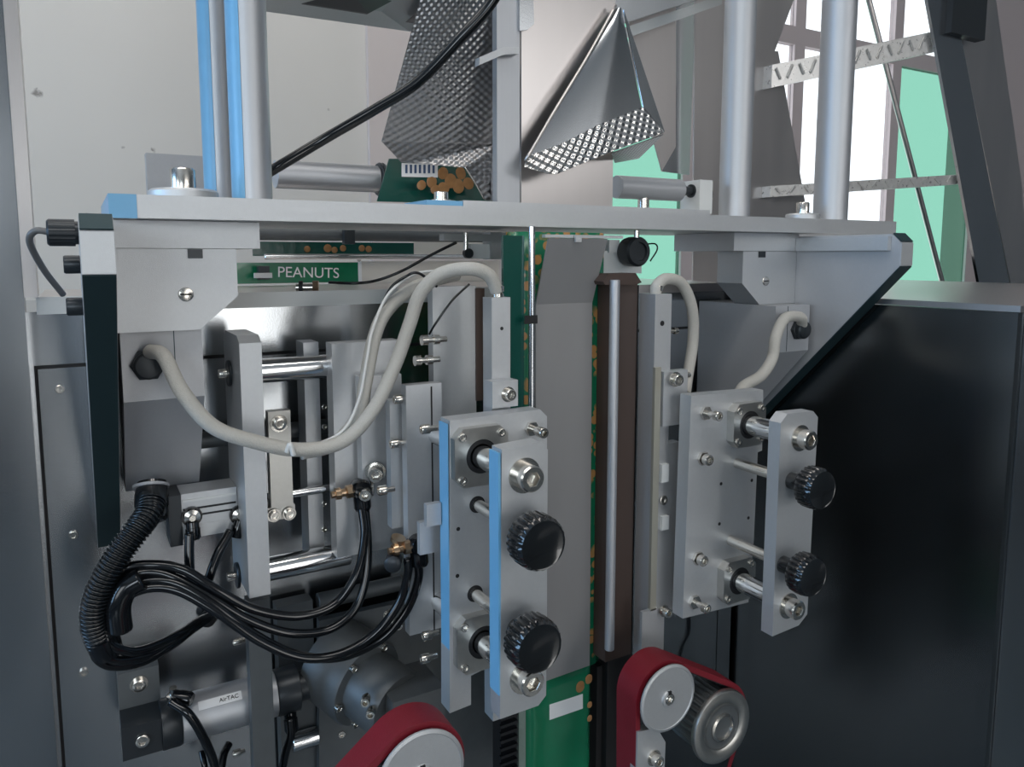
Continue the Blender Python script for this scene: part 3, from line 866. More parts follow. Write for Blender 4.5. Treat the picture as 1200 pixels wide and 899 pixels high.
jt = lathe('rod_joint', [(0, 0), (.007, 0), (.007, .006), (.005, .007), (.008, .008), (.008, .012), (.0055, .013), (.0055, .017), (0, .017)], (at(394, 576, Y=.755).x, .757, r0.z), (1, 0, 0), BRASS, ac, 20)
def fitting(parent, P, d, r=.0065, L=.016, body=True):
    f = lathe('push_in_fitting', [(0, 0), (r * .9, 0), (r * .9, L * .3), (r, L * .32), (r, L * .85), (r * .8, L), (0, L)], P, d, RUBBER, parent, 20)
    return f
for u, v, d in [(225, 606, (0, -.25, -1)), (281, 604, (-.35, -.2, -1))]:
    P = at(u, v, Y=.738)
    lathe('port_elbow', [(0, 0), (.0072, 0), (.0072, .006), (.0035, .0075), (.0028, .009), (0, .009)], P + V((0, .004, 0)), (0, -1, 0), SCREW, ac, 20)
    lathe('port_ring', [(.0074, 0), (.0092, 0), (.0092, .0035), (.0074, .0035)], P + V((0, .004, 0)), (0, -1, 0), RUBBER, ac, 20)
    fitting(ac, P + V((0, -.001, -.005)), d)

al = thing('air_cylinder', 'long round bare aluminium air cylinder lying near the bottom left corner', 'air cylinder', at(250, 850, Y=.76))
A = at(212, 843, Y=.765); B = at(322, 812, Y=.765)
rr = 0.0225
zc = A.z
YA = A.y
cyl('barrel', (A.x, YA, zc), (B.x, YA, zc), rr, ALU2, al, 40)
hx = A.x
lathe('rear_head', [(0, 0), (rr * .98, 0), (rr * 1.04, .002), (rr * 1.04, .018), (0, .018)], (hx, YA, zc), (-1, 0, 0), BLACKOX, al, 40)
box('clevis', (hx - .052, YA - .017, zc - .016), (hx - .0182, YA + .017, zc + .016), BLACKOX, al, 0.002)
screw(al, V((hx - .035, YA - .017, zc)), r=.006, h=.003, washer=False)
box('clevis_mount', (hx - .052, YA + .0172, zc - .012), (hx - .016, YA + .05, zc + .052), GEARM, al, 0.001)
screw(al, V((hx - .034, YA + .0172, zc + .038)), r=.006, h=.004)
lathe('port_nipple', [(0, 0), (.006, 0), (.006, .008), (.0035, .009), (.0035, .016), (0, .016)], (hx - .006, YA - .004, zc + rr), (0, -.2, 1), SCREW, al, 20)
fitting(al, V((hx - .006, YA - .012, zc + rr + .010)), (.8, -.5, -.2), .007, .018)
lathe('front_head', [(0, 0), (rr * 1.02, 0), (rr * 1.04, .001), (rr * 1.04, .022), (rr * .7, .024), (rr * .7, .034), (.006, .035), (.006, .06), (0, .06)], (B.x + .0002, YA, zc), (1, 0, 0), BLACKOX, al, 40)
lathe('front_nut', [(0, 0), (.012, 0), (.012, .006), (0, .006)], (B.x + .038, YA, zc), (1, 0, 0), SCREW, al, 24, lambda k, a, i: hexm(a) * 1.1)
fitting(al, V((B.x + .012, YA - .012, zc - rr * .8)), (0, -.3, -1), .007, .02)
# name plate on the barrel: white strip with short dark lettering
ang = math.radians(48)
n_ = V((0, -math.cos(ang), math.sin(ang)))
cpl = V((at(257, 815, Y=.755).x, YA, zc)) + n_ * (rr + .0002)
tx = V((1, 0, 0)); tz = n_.cross(tx) * -1
tz = V((0, math.sin(ang), math.cos(ang)))
h2 = .0042
w2 = .020
prism('name_plate', [cpl - tx * w2 - tz * h2, cpl + tx * w2 - tz * h2, cpl + tx * w2 + tz * h2, cpl - tx * w2 + tz * h2], n_ * .0003, WHITEP, al, 0)
Mt = Matrix((( tx.x, tz.x, n_.x, 0), (tx.y, tz.y, n_.y, 0), (tx.z, tz.z, n_.z, 0), (0, 0, 0, 1)))
text_obj('name_plate_lettering', 'AirTAC', .0056, Matrix.Translation(cpl + tx * .008 + n_ * .0006) @ Mt, BLACK, al)

# shaft stub right of the dark upright
for k, (u0, u1, v0, v1) in enumerate([(342, 372, 871, 858)]):
    a = at(u0, v0, Y=.79); b = at(u1, v1, Y=.79)
    o = cyl('short_shaft', a, (b.x, a.y, a.z), .010, CHROME); tag(o, 'short polished shaft stub below the front end of the long cylinder', 'shaft')

# ------------------------------------------------------------------ belts and pulleys
def belt(name, circles, y0, y1, th, label, cat='belt'):
    """closed belt round circles given clockwise as (x, z, r)"""
    path = []
    n = len(circles)
    def tang(c1, c2):
        d = V((c2[0] - c1[0], c2[1] - c1[1])); L = d.length; a = math.atan2(d.y, d.x)
        b = a + math.pi / 2 - math.asin(max(-1, min(1, (c2[2] - c1[2]) / L))) * -1
        return b
    angs = [tang(circles[i], circles[(i + 1) % n]) for i in range(n)]
    for i in range(n):
        x, z, r = circles[i]
        a_in = angs[i - 1]; a_out = angs[i]
        while a_out > a_in: a_out -= 2 * math.pi
        while a_out < a_in - 2 * math.pi: a_out += 2 * math.pi
        m_ = 16
        for k in range(m_ + 1):
            a = a_in + (a_out - a_in) * k / m_
            path.append((x, z, math.cos(a), math.sin(a), r))
    bm = bmesh.new(); R = []
    for x, z, cx, cz, r in path:
        R.append([bm.verts.new((x + (r + dr) * cx, y, z + (r + dr) * cz)) for dr, y in [(0, y0), (th, y0), (th, y1), (0, y1)]])
    N = len(R)
    for i in range(N):
        a, b = R[i], R[(i + 1) % N]
        for k in range(4): bm.faces.new((a[k], a[(k + 1) % 4], b[(k + 1) % 4], b[k]))
    bmesh.ops.remove_doubles(bm, verts=bm.verts, dist=1e-5)
    return bm, path


def pulley(label, c, r, y0, y1, style):
    t = thing('belt_pulley', label, 'pulley', (c.x, y0, c.z - r))
    nt_ = 30
    L = y1 - y0
    lathe('toothed_barrel', [(0, 0), (r * .9, 0), (r * .9, L), (0, L)], (c.x, y0, c.z), (0, 1, 0), GEARM, t, nt_ * 4, lambda k, a, i: 1.0 if i % 4 < 2 else .92)
    if style == 'disc':
        lathe('flange_disc', [(0, 0), (r * 1.16, 0), (r * 1.19, .001), (r * 1.19, .0026), (r * 1.10, .0034), (r * 1.08, .0028), (r * .30, .0028), (r * .28, .0046), (r * .2, .005), (r * .2, .001), (0, .001)], (c.x, y0 - .0002, c.z), (0, -1, 0), ALU, t, 48)
        screw(t, V((c.x, y0 - .0015, c.z)), r=r * .17, h=.004, washer=False)
        box('key', (c.x - .002, y0 - .0052, c.z + r * .19), (c.x + .002, y0 - .003, c.z + r * .29), BLACK, t, 0)
    else:
        lathe('rim_ring', [(r * .62, -.004), (r * .66, .0), (r * .74, .002), (r * .92, .002), (r * 1.02, .001), (r * 1.04, -.001), (r * 1.04, -.004)], (c.x, y0 - .0002, c.z), (0, -1, 0), FLANGE, t, 48)
        lathe('hub_recess', [(r * .62, .0006), (r * .60, -.006), (r * .4, -.006), (r * .4, .001), (r * .33, .002), (r * .3, -.002), (0, -.002)], (c.x, y0 - .0008, c.z), (0, -1, 0), SCREW, t, 40)
    return t

# right pair
YQ = 0.535
cA = at(781, 817, Y=YQ); rA = 0.0285
cB = at(846, 852, Y=YQ - .004); rB = 0.0375
cC = V((cA.x + .004, YQ, cA.z - .24)); 
pulley('silver disc pulley with a centre screw inside the right red belt', cA, rA, YQ, YQ + .036, 'disc')
pulley('toothed pulley with a recessed hub at lower right inside the right red belt', cB, rB, YQ - .004, YQ + .040, 'ring')
bmx, pth = belt('drive_belt', [(cA.x, cA.z, rA + .001), (cB.x, cB.z, rB + .001), (cC.x, cC.z, rA + .001)], YQ + .004, YQ + .034, .0055, '')
rb = bm_obj('drive_belt', bmx, RED, None, 'auto'); tag(rb, 'red rubber drive belt running down the right side of the green film', 'belt', 'red drive belts')
bmx, pth = belt('belt_lining', [(cA.x, cA.z, rA), (cB.x, cB.z, rB), (cC.x, cC.z, rA)], YQ + .0045, YQ + .0335, .0009, '')
bm_obj('belt_lining', bmx, BLACK, rb, 'auto')
ap = thing('belt_arm_plate', 'small grey plate with a bolt below the silver disc pulley', 'plate', at(765, 885, Y=YQ))
fpoly('arm_plate', [(747, 858), (770, 853), (780, 870), (776, 960), (745, 960)], YQ + .002, .010, ALU, ap)
screw(ap, at(766, 888, Y=YQ + .002), r=.006, h=.008)
# left belt
cD = at(493, 906, Y=YQ - .02); rD = 0.0330
pulley('silver disc pulley inside the left red belt at the bottom edge', cD, rD * .92, YQ - .02, YQ + .012, 'disc')
cE = V((cD.x - .030, 0, cD.z - .235)); cF = V((cD.x - .14, 0, cD.z - .10))
bmx, pth = belt('drive_belt', [(cF.x, cF.z, .028), (cD.x, cD.z, rD), (cE.x, cE.z, .028)], YQ - .017, YQ + .013, .0065, '')
lb = bm_obj('drive_belt', bmx, RED, None, 'auto'); tag(lb, 'red rubber drive belt curving over the pulley left of the green bag', 'belt', 'red drive belts')
bmx, pth = belt('belt_lining', [(cF.x, cF.z, .027), (cD.x, cD.z, rD - .001), (cE.x, cE.z, .027)], YQ - .0165, YQ + .0125, .0009, '')
bm_obj('belt_lining', bmx, BLACK, lb, 'auto')

dm = thing('drive_mount_plate', 'dark grey mounting plate low on the cabinet behind the gear motor', 'plate', at(540, 899, Y=.79))
fpoly('mount_sheet', [(374, 728), (700, 654), (700, 970), (374, 970)], .786, .010, GEARM, dm)  # its dark colour also carries the shade over the lower cabinet
for uv in [(392, 745), (400, 860), (520, 870)]:
    screw(dm, on(uv, .786), r=.004, h=.003, washer=False)

# motor flange behind the left belt
mt = thing('gear_motor', 'dull grey round gear motor housing behind the left red belt', 'motor', at(440, 870, Y=.70))
C = at(428, 800, Y=.735)
d = V((0.42, -1, -.18)).normalized()
lathe('motor_body', [(0, -.05), (.046, -.05), (.046, 0), (.044, .004), (.036, .006), (.036, .045), (.033, .05), (0, .05)], C, d, GEARM, mt, 48)
box('gear_box', (at(452, 820, Y=.68).x, .66, at(452, 855, Y=.68).z), (at(512, 820, Y=.68).x, .72, at(452, 812, Y=.68).z), GEARM, mt, 0.003)
for k in range(6):
    a = k * math.pi / 3 + .4
    t1 = d.orthogonal().normalized(); t2 = d.cross(t1)
    screw(mt, C + d * .004 + (t1 * math.cos(a) + t2 * math.sin(a)) * .041, d, .0042, .005, washer=False)
for uv in [(430, 815), (436, 829)]:
    screw(mt, on(uv, .68), (-.5, -1, 0), .0045, .010, shank=.004, washer=False)
o = cyl('output_shaft', at(487, 826, Y=.70), at(521, 818, Y=.70), .006, CHROME, mt)

# ------------------------------------------------------------------ hoses
def named_hose(name, pts, r, m, label, cat='hose', group=None, n=14):
    o = hose(name, pts, r, m, None, n)
    return tag(o, label, cat, group)
h1 = named_hose('sleeved_hose', [(176, 412, .708), (192, 418, .685), (214, 460, .665), (250, 500, .655), (300, 518, .65), (350, 527, .65), (400, 518, .65), (436, 482, .65), (462, 430, .65), (480, 380, .645), (492, 345, .64), (515, 322, .63), (548, 315, .615), (572, 322, .612), (583, 342, .614)], .0063, SLEEVE,
           'long grey sleeved hose looping from the left gland up to the heater bar', 'hose', 'grey sleeved hoses')
h2 = named_hose('sleeved_hose', [(352, 531, .662), (392, 520, .662), (420, 488, .664), (428, 450, .665), (438, 398, .668), (452, 366, .672), (480, 340, .68), (510, 328, .69), (535, 322, .70)], .0064, SLEEVE,
           'second grey sleeved hose branching up behind the long one', 'hose', 'grey sleeved hoses')
named_hose('silicone_line', [(345, 529, .655), (398, 508, .655), (420, 470, .656), (430, 420, .657), (437, 385, .66), (455, 345, .665), (485, 322, .67), (515, 317, .675)], .0014, SLEEVE2,
           'thin pale line running along the branching grey hose', 'line')
bnd = named_hose('hose_tie', [(336, 530, .644), (340, 521, .642), (344, 534, .642)], .0022, SLEEVE2, 'pale cable tie where the two grey hoses meet', 'cable tie')
h3 = named_hose('sleeved_hose', [(770, 348, .618), (769, 337, .618), (780, 327, .62), (799, 333, .623), (811, 362, .625), (812, 400, .63), (806, 440, .63), (803, 462, .62)], .0062, SLEEVE,
           'short grey sleeved hose arching over the top of the right heater bar', 'hose', 'grey sleeved hoses')
h4 = named_hose('sleeved_hose', [(940, 382, .674), (938, 372, .664), (920, 373, .658), (909, 395, .652), (905, 420, .65), (892, 440, .64), (872, 453, .625), (862, 470, .61)], .0068, SLEEVE,
           'short grey sleeved hose from the right gland down behind the right jaw', 'hose', 'grey sleeved hoses')
# hose ferrules on the heater bars
for (u, v, Y), lab in [((583, 348, YBAR + .008), 'knurled steel ferrule on top of the left heater bar'), ((770, 346, YBAR + .012), 'knurled steel ferrule on top of the right heater bar')]:
    P = at(u, v, Y=Y)
    o = lathe('hose_ferrule', [(0, 0), (.006, 0), (.006, .003), (.0048, .004), (.0062, .005), (.0062, .010), (0, .010)], P, (0, 0, 1), SCREW, None, 20); tag(o, lab, 'ferrule')

# thin black sensor wires above the ledge
named_hose('sensor_wire', [(535, 284, .76), (505, 299, .78), (470, 318, .80), (440, 329, .81), (415, 332, .815), (385, 331, .83)], .0016, RUBBER, 'thin black wire running from the film sensor down to the loose bolt', 'wire')
named_hose('sensor_wire', [(512, 336, .66), (490, 320, .66), (474, 325, .665), (460, 335, .668), (450, 352, .67), (445, 368, .672)], .0013, RUBBER, 'short thin black wire curling over the branching grey hose', 'wire')
named_hose('sensor_wire', [(550, 333, .655), (530, 352, .655), (510, 380, .66), (503, 392, .665)], .0011, RUBBER, 'thin black wire across the plain plate below the hose bend', 'wire')
# loose bolt on the ledge
lbt = thing('loose_bolt', 'short loose hex bolt with a ring lying on the ledge', 'bolt', at(360, 342, Y=.84))
P = at(347, 337, Y=.845)
lathe('bolt_shank', [(0, 0), (.0045, 0), (.0045, .018), (0, .018)], P, (1, -.35, 0), SCREW, lbt, 16)
lathe('bolt_head', [(0, 0), (.0075, 0), (.0075, .006), (0, .006)], P + V((.017, -.006, 0)), (1, -.35, 0), BRASS, lbt, 24, lambda k, a, i: hexm(a) * 1.1)
lathe('rubber_ring', [(.0046, 0), (.0072, 0), (.0072, .004), (.0046, .004)], P + V((.003, -.001, 0)), (1, -.35, 0), BLACK, lbt, 20)

# corrugated conduit
P = [at(*q[:2], Y=q[2]) for q in [(178, 588, .735), (174, 602, .725), (160, 622, .715), (138, 652, .71), (117, 690, .71), (110, 722, .712), (116, 748, .716), (128, 764, .722)]]
path = catmull(P, 16)
cd = thing('corrugated_conduit', 'glossy black corrugated conduit dropping from the left bracket housing', 'conduit', at(178, 590, Y=.735))
# resample evenly and ripple the radius
Ls = [0]
for a, b in zip(path, path[1:]): Ls.append(Ls[-1] + (b - a).length)
tot = Ls[-1]; N = 330
res = []
j = 0
for i in range(N + 1):
    s = tot * i / N
    while j < len(Ls) - 2 and Ls[j + 1] < s: j += 1
    f = (s - Ls[j]) / max(1e-9, Ls[j + 1] - Ls[j])
    res.append(path[j].lerp(path[j + 1], min(1, f)))
bm_obj('ribbed_tube', sweep_bm(res, lambda t, i: 0.0106 + 0.0012 * math.cos(i / N * tot / .0034 * 2 * math.pi), 20), CONDM, cd, 'all')
hp = at(178, 580, Y=.748)
lathe('conduit_nut', [(0, -.012), (.0125, -.012), (.0145, 0), (.0145, .010), (.013, .012), (.0135, .014), (.0135, .022), (.011, .024), (0, .024)], hp, (-.10, -.55, -1), KNOB, cd, 28)
lathe('conduit_collar', [(.0125, 0), (.0155, 0), (.0155, .0025), (.0125, .0025)], hp + V((0, .004, .008)), (-.10, -.55, -1), GREYBOX, cd, 28)
o = lathe('tape_wrap', [(0, 0), (.0125, 0), (.0135, .01), (.0125, .02), (0, .02)], at(118, 745, Y=.716), (at(128, 768, Y=.722) - at(118, 745, Y=.716)), RUBBER, cd, 20)

# black air hoses
AH = 'black air hoses at the left'
HR = .0042
specs = [
    ([(128, 766, .722), (112, 748, .718), (118, 700, .716), (142, 668, .714), (180, 662, .71), (215, 668, .70), (255, 692, .69), (300, 715, .685), (350, 722, .68), (392, 708, .68), (418, 672, .68), (427, 630, .69), (424, 595, .70)], 'topmost black air hose bending up to the elbow by the piston rod'),
    ([(130, 770, .72), (118, 745, .716), (126, 702, .714), (150, 676, .712), (190, 672, .706), (240, 696, .692), (290, 726, .682), (340, 742, .676), (385, 738, .676), (415, 715, .676), (428, 680, .68), (431, 640, .688), (428, 598, .70)], 'second black air hose, bending up just under the topmost one'),
    ([(132, 773, .72), (123, 745, .713), (135, 700, .711), (160, 684, .71), (200, 682, .70), (245, 705, .688), (300, 745, .676), (350, 768, .668), (400, 770, .664), (445, 750, .66), (475, 718, .655), (490, 680, .652), (489, 652, .652)], 'lowest black air hose, sweeping up to the brass elbow by the left jaw'),
    ([(134, 776, .72), (128, 748, .711), (140, 708, .709), (170, 690, .706), (208, 692, .697), (255, 718, .684), (305, 752, .672), (355, 771, .664), (400, 766, .66), (440, 742, .656), (468, 706, .652), (478, 672, .65), (478, 655, .65)], 'black air hose just inside the lowest one, ending at the brass elbow'),
    ([(118, 752, .716), (112, 768, .718), (130, 780, .722), (165, 776, .73), (200, 757, .745), (225, 738, .77), (243, 726, .80)], 'black air hose running along the bottom of the loop into the door hole'),
    ([(116, 742, .714), (120, 764, .712), (140, 774, .715), (175, 766, .725), (205, 748, .745), (228, 732, .775), (245, 724, .805)], 'black air hose just above the bottom one, entering the door hole'),
    ([(122, 735, .712), (130, 755, .71), (155, 764, .715), (185, 756, .73), (212, 742, .75), (232, 728, .78), (246, 722, .81)], 'inner black air hose of the small loop entering the door hole'),
    ([(222, 625, .728), (222, 660, .722), (226, 690, .72), (232, 702, .74)], 'short black air hose straight below the left cylinder fitting'),
    ([(270, 622, .728), (255, 650, .718), (244, 680, .715), (236, 700, .735)], 'slanting black air hose below the right cylinder fitting'),
    ([(200, 822, .742), (222, 838, .73), (240, 868, .73), (252, 899, .74), (258, 940, .75)], 'black air hose curving down from the rear of the long cylinder'),
    ([(340, 842, .735), (341, 862, .735), (334, 885, .74), (326, 930, .75)], 'black air hose dropping from the front of the long cylinder'),
    ([(268, 872, .80), (262, 885, .79), (258, 910, .78), (256, 940, .78)], 'short black hose end poking from the bottom plate'),
]
for pts, lab in specs:
    named_hose('air_hose', pts, HR, RUBBER, lab, 'hose', AH, 12)
named_hose('wire_stub', [(236, 880, .79), (240, 900, .78), (242, 930, .78)], .003, RUBBER, 'thin black wire stub near the bottom edge at lower left', 'wire')
named_hose('loop_cable', [(806, 718, .586), (806, 740, .63), (799, 757, .70), (796, 775, .80), (797, 785, .820)], .003, RUBBER, 'thin black cable curving below the right jaw', 'cable')
# sleeve bundling the hoses at the loop
o = named_hose('spiral_wrap', [(141, 738, .708), (139, 712, .706), (148, 690, .706), (166, 678, .704)], .0100, RUBBER, 'black wrap holding the hose bundle inside the loop', 'wrap')
o = named_hose('rubber_grommet', [(243, 726, .812), (246, 722, .822)], .0085, BLACK, 'black rubber grommet where hoses enter the door', 'grommet')

# brass and black elbows
def elbow(u, v, Y, label, s=1.0):
    t = thing('elbow_fitting', label, 'fitting', at(u, v, Y=Y))
    P = at(u, v, Y=Y)
    lathe('brass_stem', [(0, -.022), (.0035, -.022), (.0035, -.018), (.006, -.018), (.006, -.013), (.004, -.012), (.004, -.008), (.007, -.007), (.007, 0), (0, 0)], P, (1, 0, 0.05), BRASS, t, 20, lambda k, a, i: hexm(a) if k in (3, 2, 7, 8) else 1)
    lathe('swivel_body', [(0, -.009), (.008, -.009), (.0095, -.006), (.0095, .006), (.008, .009), (0, .009)], P + V((.007, 0, .001)), (0, -1, .1), RUBBER, t, 24)
    lathe('hose_socket', [(0, 0), (.0085, 0), (.0085, .014), (.007, .017), (0, .017)], P + V((.008, 0, -.004)), (.05, -.1, -1), RUBBER, t, 24)
    lathe('release_ring', [(.008, 0), (.0105, 0), (.0105, .002), (.008, .002)], P + V((.0155, 0, .001)), (1, 0, 0), SCREW, t, 24)
    return t
elbow(414, 575, .705, 'black and brass elbow fitting on the piston rod joint')
elbow(481, 640, .652, 'black and brass elbow fitting beside the left jaw main plate')
t = thing('flow_valve', 'small black flow valve with brass stem next to the left jaw elbow', 'fitting', at(462, 655, Y=.66))
P = at(462, 655, Y=.66)
lathe('valve_body', [(0, 0), (.008, 0), (.008, .014), (.005, .016), (0, .016)], P, (-.5, -1, 0), BLACKOX, t, 24)
lathe('valve_stem', [(0, 0), (.004, 0), (.004, .012), (.007, .012), (.007, .016), (0, .016)], P + V((0, 0, .007)), (.2, -.3, 1), BRASS, t, 20)

# ------------------------------------------------------------------ film path above the ledge
fr_ = thing('film_roller', 'grey horizontal roller tube ending in a black ring left of the collar', 'roller', at(385, 205, Y=.93), 'film rollers')
a = at(322, 204, Y=.93); b = at(442, 204, Y=.93)
cyl('roller_tube', a, (b.x, a.y, a.z), .0165, ALU2, fr_, 40)
lathe('black_ring', [(0, 0), (.0195, 0), (.021, .002), (.019, .004), (.021, .006), (.0195, .009), (0, .009)], (b.x + .0002, a.y, a.z), (1, 0, 0), BLACKOX, fr_, 40)
cyl('axle', (b.x + .009, a.y, a.z), (b.x + .02, a.y, a.z), .006, CHROME, fr_)
rr2 = thing('film_roller', 'short grey roller on a white block right of the forming tube', 'roller', at(780, 232, Y=.80), 'film rollers')
a = at(722, 219, Y=.79); b = at(796, 220, Y=.79)
cyl('roller_tube', a, (b.x, a.y, a.z), .0145, ALU2, rr2, 40)
lathe('roller_neck', [(0, 0), (.011, 0), (.009, .006), (.006, .008), (.006, .02), (.009, .02), (.009, .026), (.005, .027), (.005, .04), (0, .04)], (b.x, a.y, a.z), (1, 0, 0), BLACKOX, rr2, 24)
zz = ZS
box('white_block', (b.x + .022, a.y - .016, zz + .0004), (b.x + .045, a.y + .02, a.z + .014), WHITEPL, rr2, .001)
lathe('black_dome', [(0, 0), (.015, 0), (.013, .004), (.008, .006), (0, .0065)], (b.x + .0452, a.y, a.z - .004), (1, 0, 0), BLACKOX, rr2, 24)
cyl('support_post', (a.x + .045, a.y, zz + .0004), (a.x + .045, a.y, a.z - .008), .0075, SCREW, rr2)
# green film leaving the roller
fs = thing('upper_film', 'dark green printed film with peanuts under the embossed collar', 'film', at(500, 232, Y=.86))
prism('film_sheet', [at(442, 236, Y=.88), at(456, 186, Y=.90), at(585, 186, Y=.90), at(585, 240, Y=.88)], (0, .002, 0), DKGREEN, fs, 0)
fpoly('bar_code_panel', [(471, 191), (513, 193), (513, 208), (471, 207)], .874, .001, WHITEP, fs, 0)
for k in range(7):
    u = 475 + k * 5.3
    fpoly('bar_code_stroke', [(u, 193), (u + 2.6, 193), (u + 2.6, 203), (u, 203)], .8735, .0003, mat('print_blue', (.05, .09, .18), 0, .5), fs, 0)
for u, v, r in [(494, 217, 5), (506, 213, 6), (519, 203, 6), (528, 212, 7), (540, 203, 6), (537, 218, 7), (549, 215, 6), (520, 220, 6), (510, 222, 5)]:
    P = at(u, v, Y=.8745); s = dist_px(u, .874)
    lathe('printed_peanut', [(0, 0), (r * s, 0), (r * s * .8, .0005), (0, .0006)], P, (0, -1, 0), NUTM, fs, 14, lambda k, a, i: 1 + .2 * abs(math.sin(a + u)))

# rollers and film strips seen below the support plate
YR = 1.06
low = thing('film_web', 'green film strips with white lettering passing below the support plate', 'film', at(400, 330, Y=YR))
def strip(name, u0, v0, u1, v1, Y, m, parent, dy=.002):
    return fbox(name, u0, v0, u1, v1, Y, dy, m, parent, 0)
strip('upper_band', 296, 283, 485, 300, YR + .06, DKGREEN, low)
strip('clear_band', 485, 283, 570, 298, YR + .06, CREAMF, low)
strip('lettered_band', 268, 308, 420, 333, YR, GREENF, low)
strip('plain_band', 423, 306, 585, 333, YR, CREAMF, low)
strip('white_edge', 420, 307, 424, 333, YR - .001, WHITEP, low)
for u, v, r in [(360, 292, 4), (384, 291, 5), (392, 293, 4), (402, 291, 4), (424, 291, 4), (432, 292, 4)]:
    P = at(u, v, Y=YR + .0585); s = dist_px(u, YR)
    lathe('printed_peanut', [(0, 0), (r * s, 0), (r * s * .8, .0005), (0, .0006)], P, (0, -1, 0), NUTM, low, 12)
c = at(362, 320, Y=YR - .0012)
text_obj('film_lettering', 'PEANUTS', .0215, Matrix.Translation(c) @ Matrix.Rotation(.03, 4, 'Y') @ FACING @ Matrix.Diagonal((.95, .95, 1, 1)), WHITEP, low)
for k, (v, Y, r, m, lab, u0, u1) in enumerate([(273, YR - .02, .0095, GEARM, 'dull idler roller just below the support plate', 300, 600), (301, YR - .03, .0036, CHROME, 'thin bright idler rod above the lettered film', 310, 580)]):
    a = at(u0, v, Y=Y); b = at(u1, v, Y=Y)
    o = cyl('idler_roller', a, (b.x, a.y, a.z), r, m); tag(o, lab, 'roller', 'idler rollers behind the plate')
# small film sensor by the tube and clip on the left
fsn = thing('film_sensor', 'small white film sensor with a black knob under the support plate', 'sensor', at(545, 300, Y=.78))
fbox('sensor_body', 552, 286, 575, 303, .775, .02, WHITEPL, fsn)
fbox('sensor_arm', 520, 274, 582, 282, .77, .012, ALU, fsn)
cyl('sensor_post', at(546, 294, Y=.772), at(546, 272, Y=.772), .003, SCREW, fsn)
lathe('sensor_knob', [(0, 0), (.0055, 0), (.0055, .006), (0, .006)], at(547, 297, Y=.774), (0, -1, 0), BLACKOX, fsn, 20)
fbox('sensor_end', 575, 272, 588, 304, .772, .02, ALU, fsn)
fc = thing('film_clip', 'little black clip on the green film beside the left bracket arm', 'clip', at(310, 325, Y=1.04))
fbox('clip_body', 303, 312, 316, 328, 1.035, .012, BLACKOX, fc)
fbox('clip_lever', 298, 320, 319, 326, 1.03, .004, WHITEPL, fc)
fc2 = thing('roller_clamp', 'small black clamp hanging from the dull idler roller', 'clamp', at(410, 285, Y=1.02))
fbox('clamp_body', 404, 268, 416, 286, 1.015, .012, BLACKOX, fc2)
# black limit switch under the plate on the right
ls = thing('limit_switch', 'round black photo sensor on a white foot under the plate right of the sheet', 'sensor', at(745, 296, Y=.70))
lathe('sensor_head', [(0, -.012), (.0165, -.012), (.0172, -.008), (.0172, .006), (.015, .009), (.011, .009), (.0105, .006), (0, .006)], at(744, 295, Y=.70), (0, -1, 0), BLACKOX, ls, 32)
fbox('white_foot', 706, 294, 752, 321, .715, .012, WHITEPL, ls)
fbox('white_nub', 714, 281, 726, 296, .712, .012, WHITEPL, ls)
cyl('mount_pin', at(746, 279, Y=.688) + V((0, 0, 0)), V((at(746, 279, Y=.688).x, .688, ZP0 - .0005)), .003, SCREW, ls)
pq = catmull([at(757, 286, Y=.70), at(768, 286, Y=.70), at(770, 293, Y=.70), at(762, 306, Y=.70)], 8)
bm_obj('lead_wire', sweep_bm(pq, .0009, 8), RUBBER, ls, 'all')

# ------------------------------------------------------------------ forming tube and collar
YT = 0.725
tb = thing('forming_tube', 'flat-sided brushed metal forming tube rising through the support plate', 'tube', at(650, 236, Y=YT))
za, zz2 = ZS + .0004, 2.1
xa, xb = at(611, 150, Y=YT).x, at(719, 150, Y=YT).x
box('front_face', (xa, YT, za), (xb, YT + .07, zz2), STEELH, tb, .0015)
xs0, xs1 = at(582.5, 150, Y=YT - .006).x, at(609, 150, Y=YT - .006).x
box('edge_strip', (xs0, YT - .006, za), (xs1, YT + .004, zz2), ALU2, tb, .0008)
fpoly('hook_tab', [(562, 67), (590, 55), (608, 55), (608, 63), (590, 64), (562, 76)], YT - .018, .010, ALU, tb)
fpoly('corner_clip', [(609, -40), (624, -40), (626, 28), (618, 35), (609, 36)], YT - .010, .004, STEEL, tb)
def sheet(name, pts, faces, m, parent, th=.0015, sub=0, uvs=1.0):
    bm = bmesh.new()
    vs = [bm.verts.new(p) for p in pts]
    for f in faces: bm.faces.new([vs[i] for i in f])
    uvl = bm.loops.layers.uv.new('UVMap')
    o_ = pts[0]
    for f in bm.faces:
        f.normal_update()
        e1 = V((-f.normal.y, f.normal.x, 0)).normalized(); e2 = f.normal.cross(e1)
        for l in f.loops:
            q = l.vert.co - o_
            l[uvl].uv = (q.dot(e1), q.dot(e2))
    bmesh.ops.recalc_face_normals(bm, faces=bm.faces)
    bmesh.ops.solidify(bm, geom=list(bm.faces), thickness=th)
    return bm_obj(name, bm, m, parent)
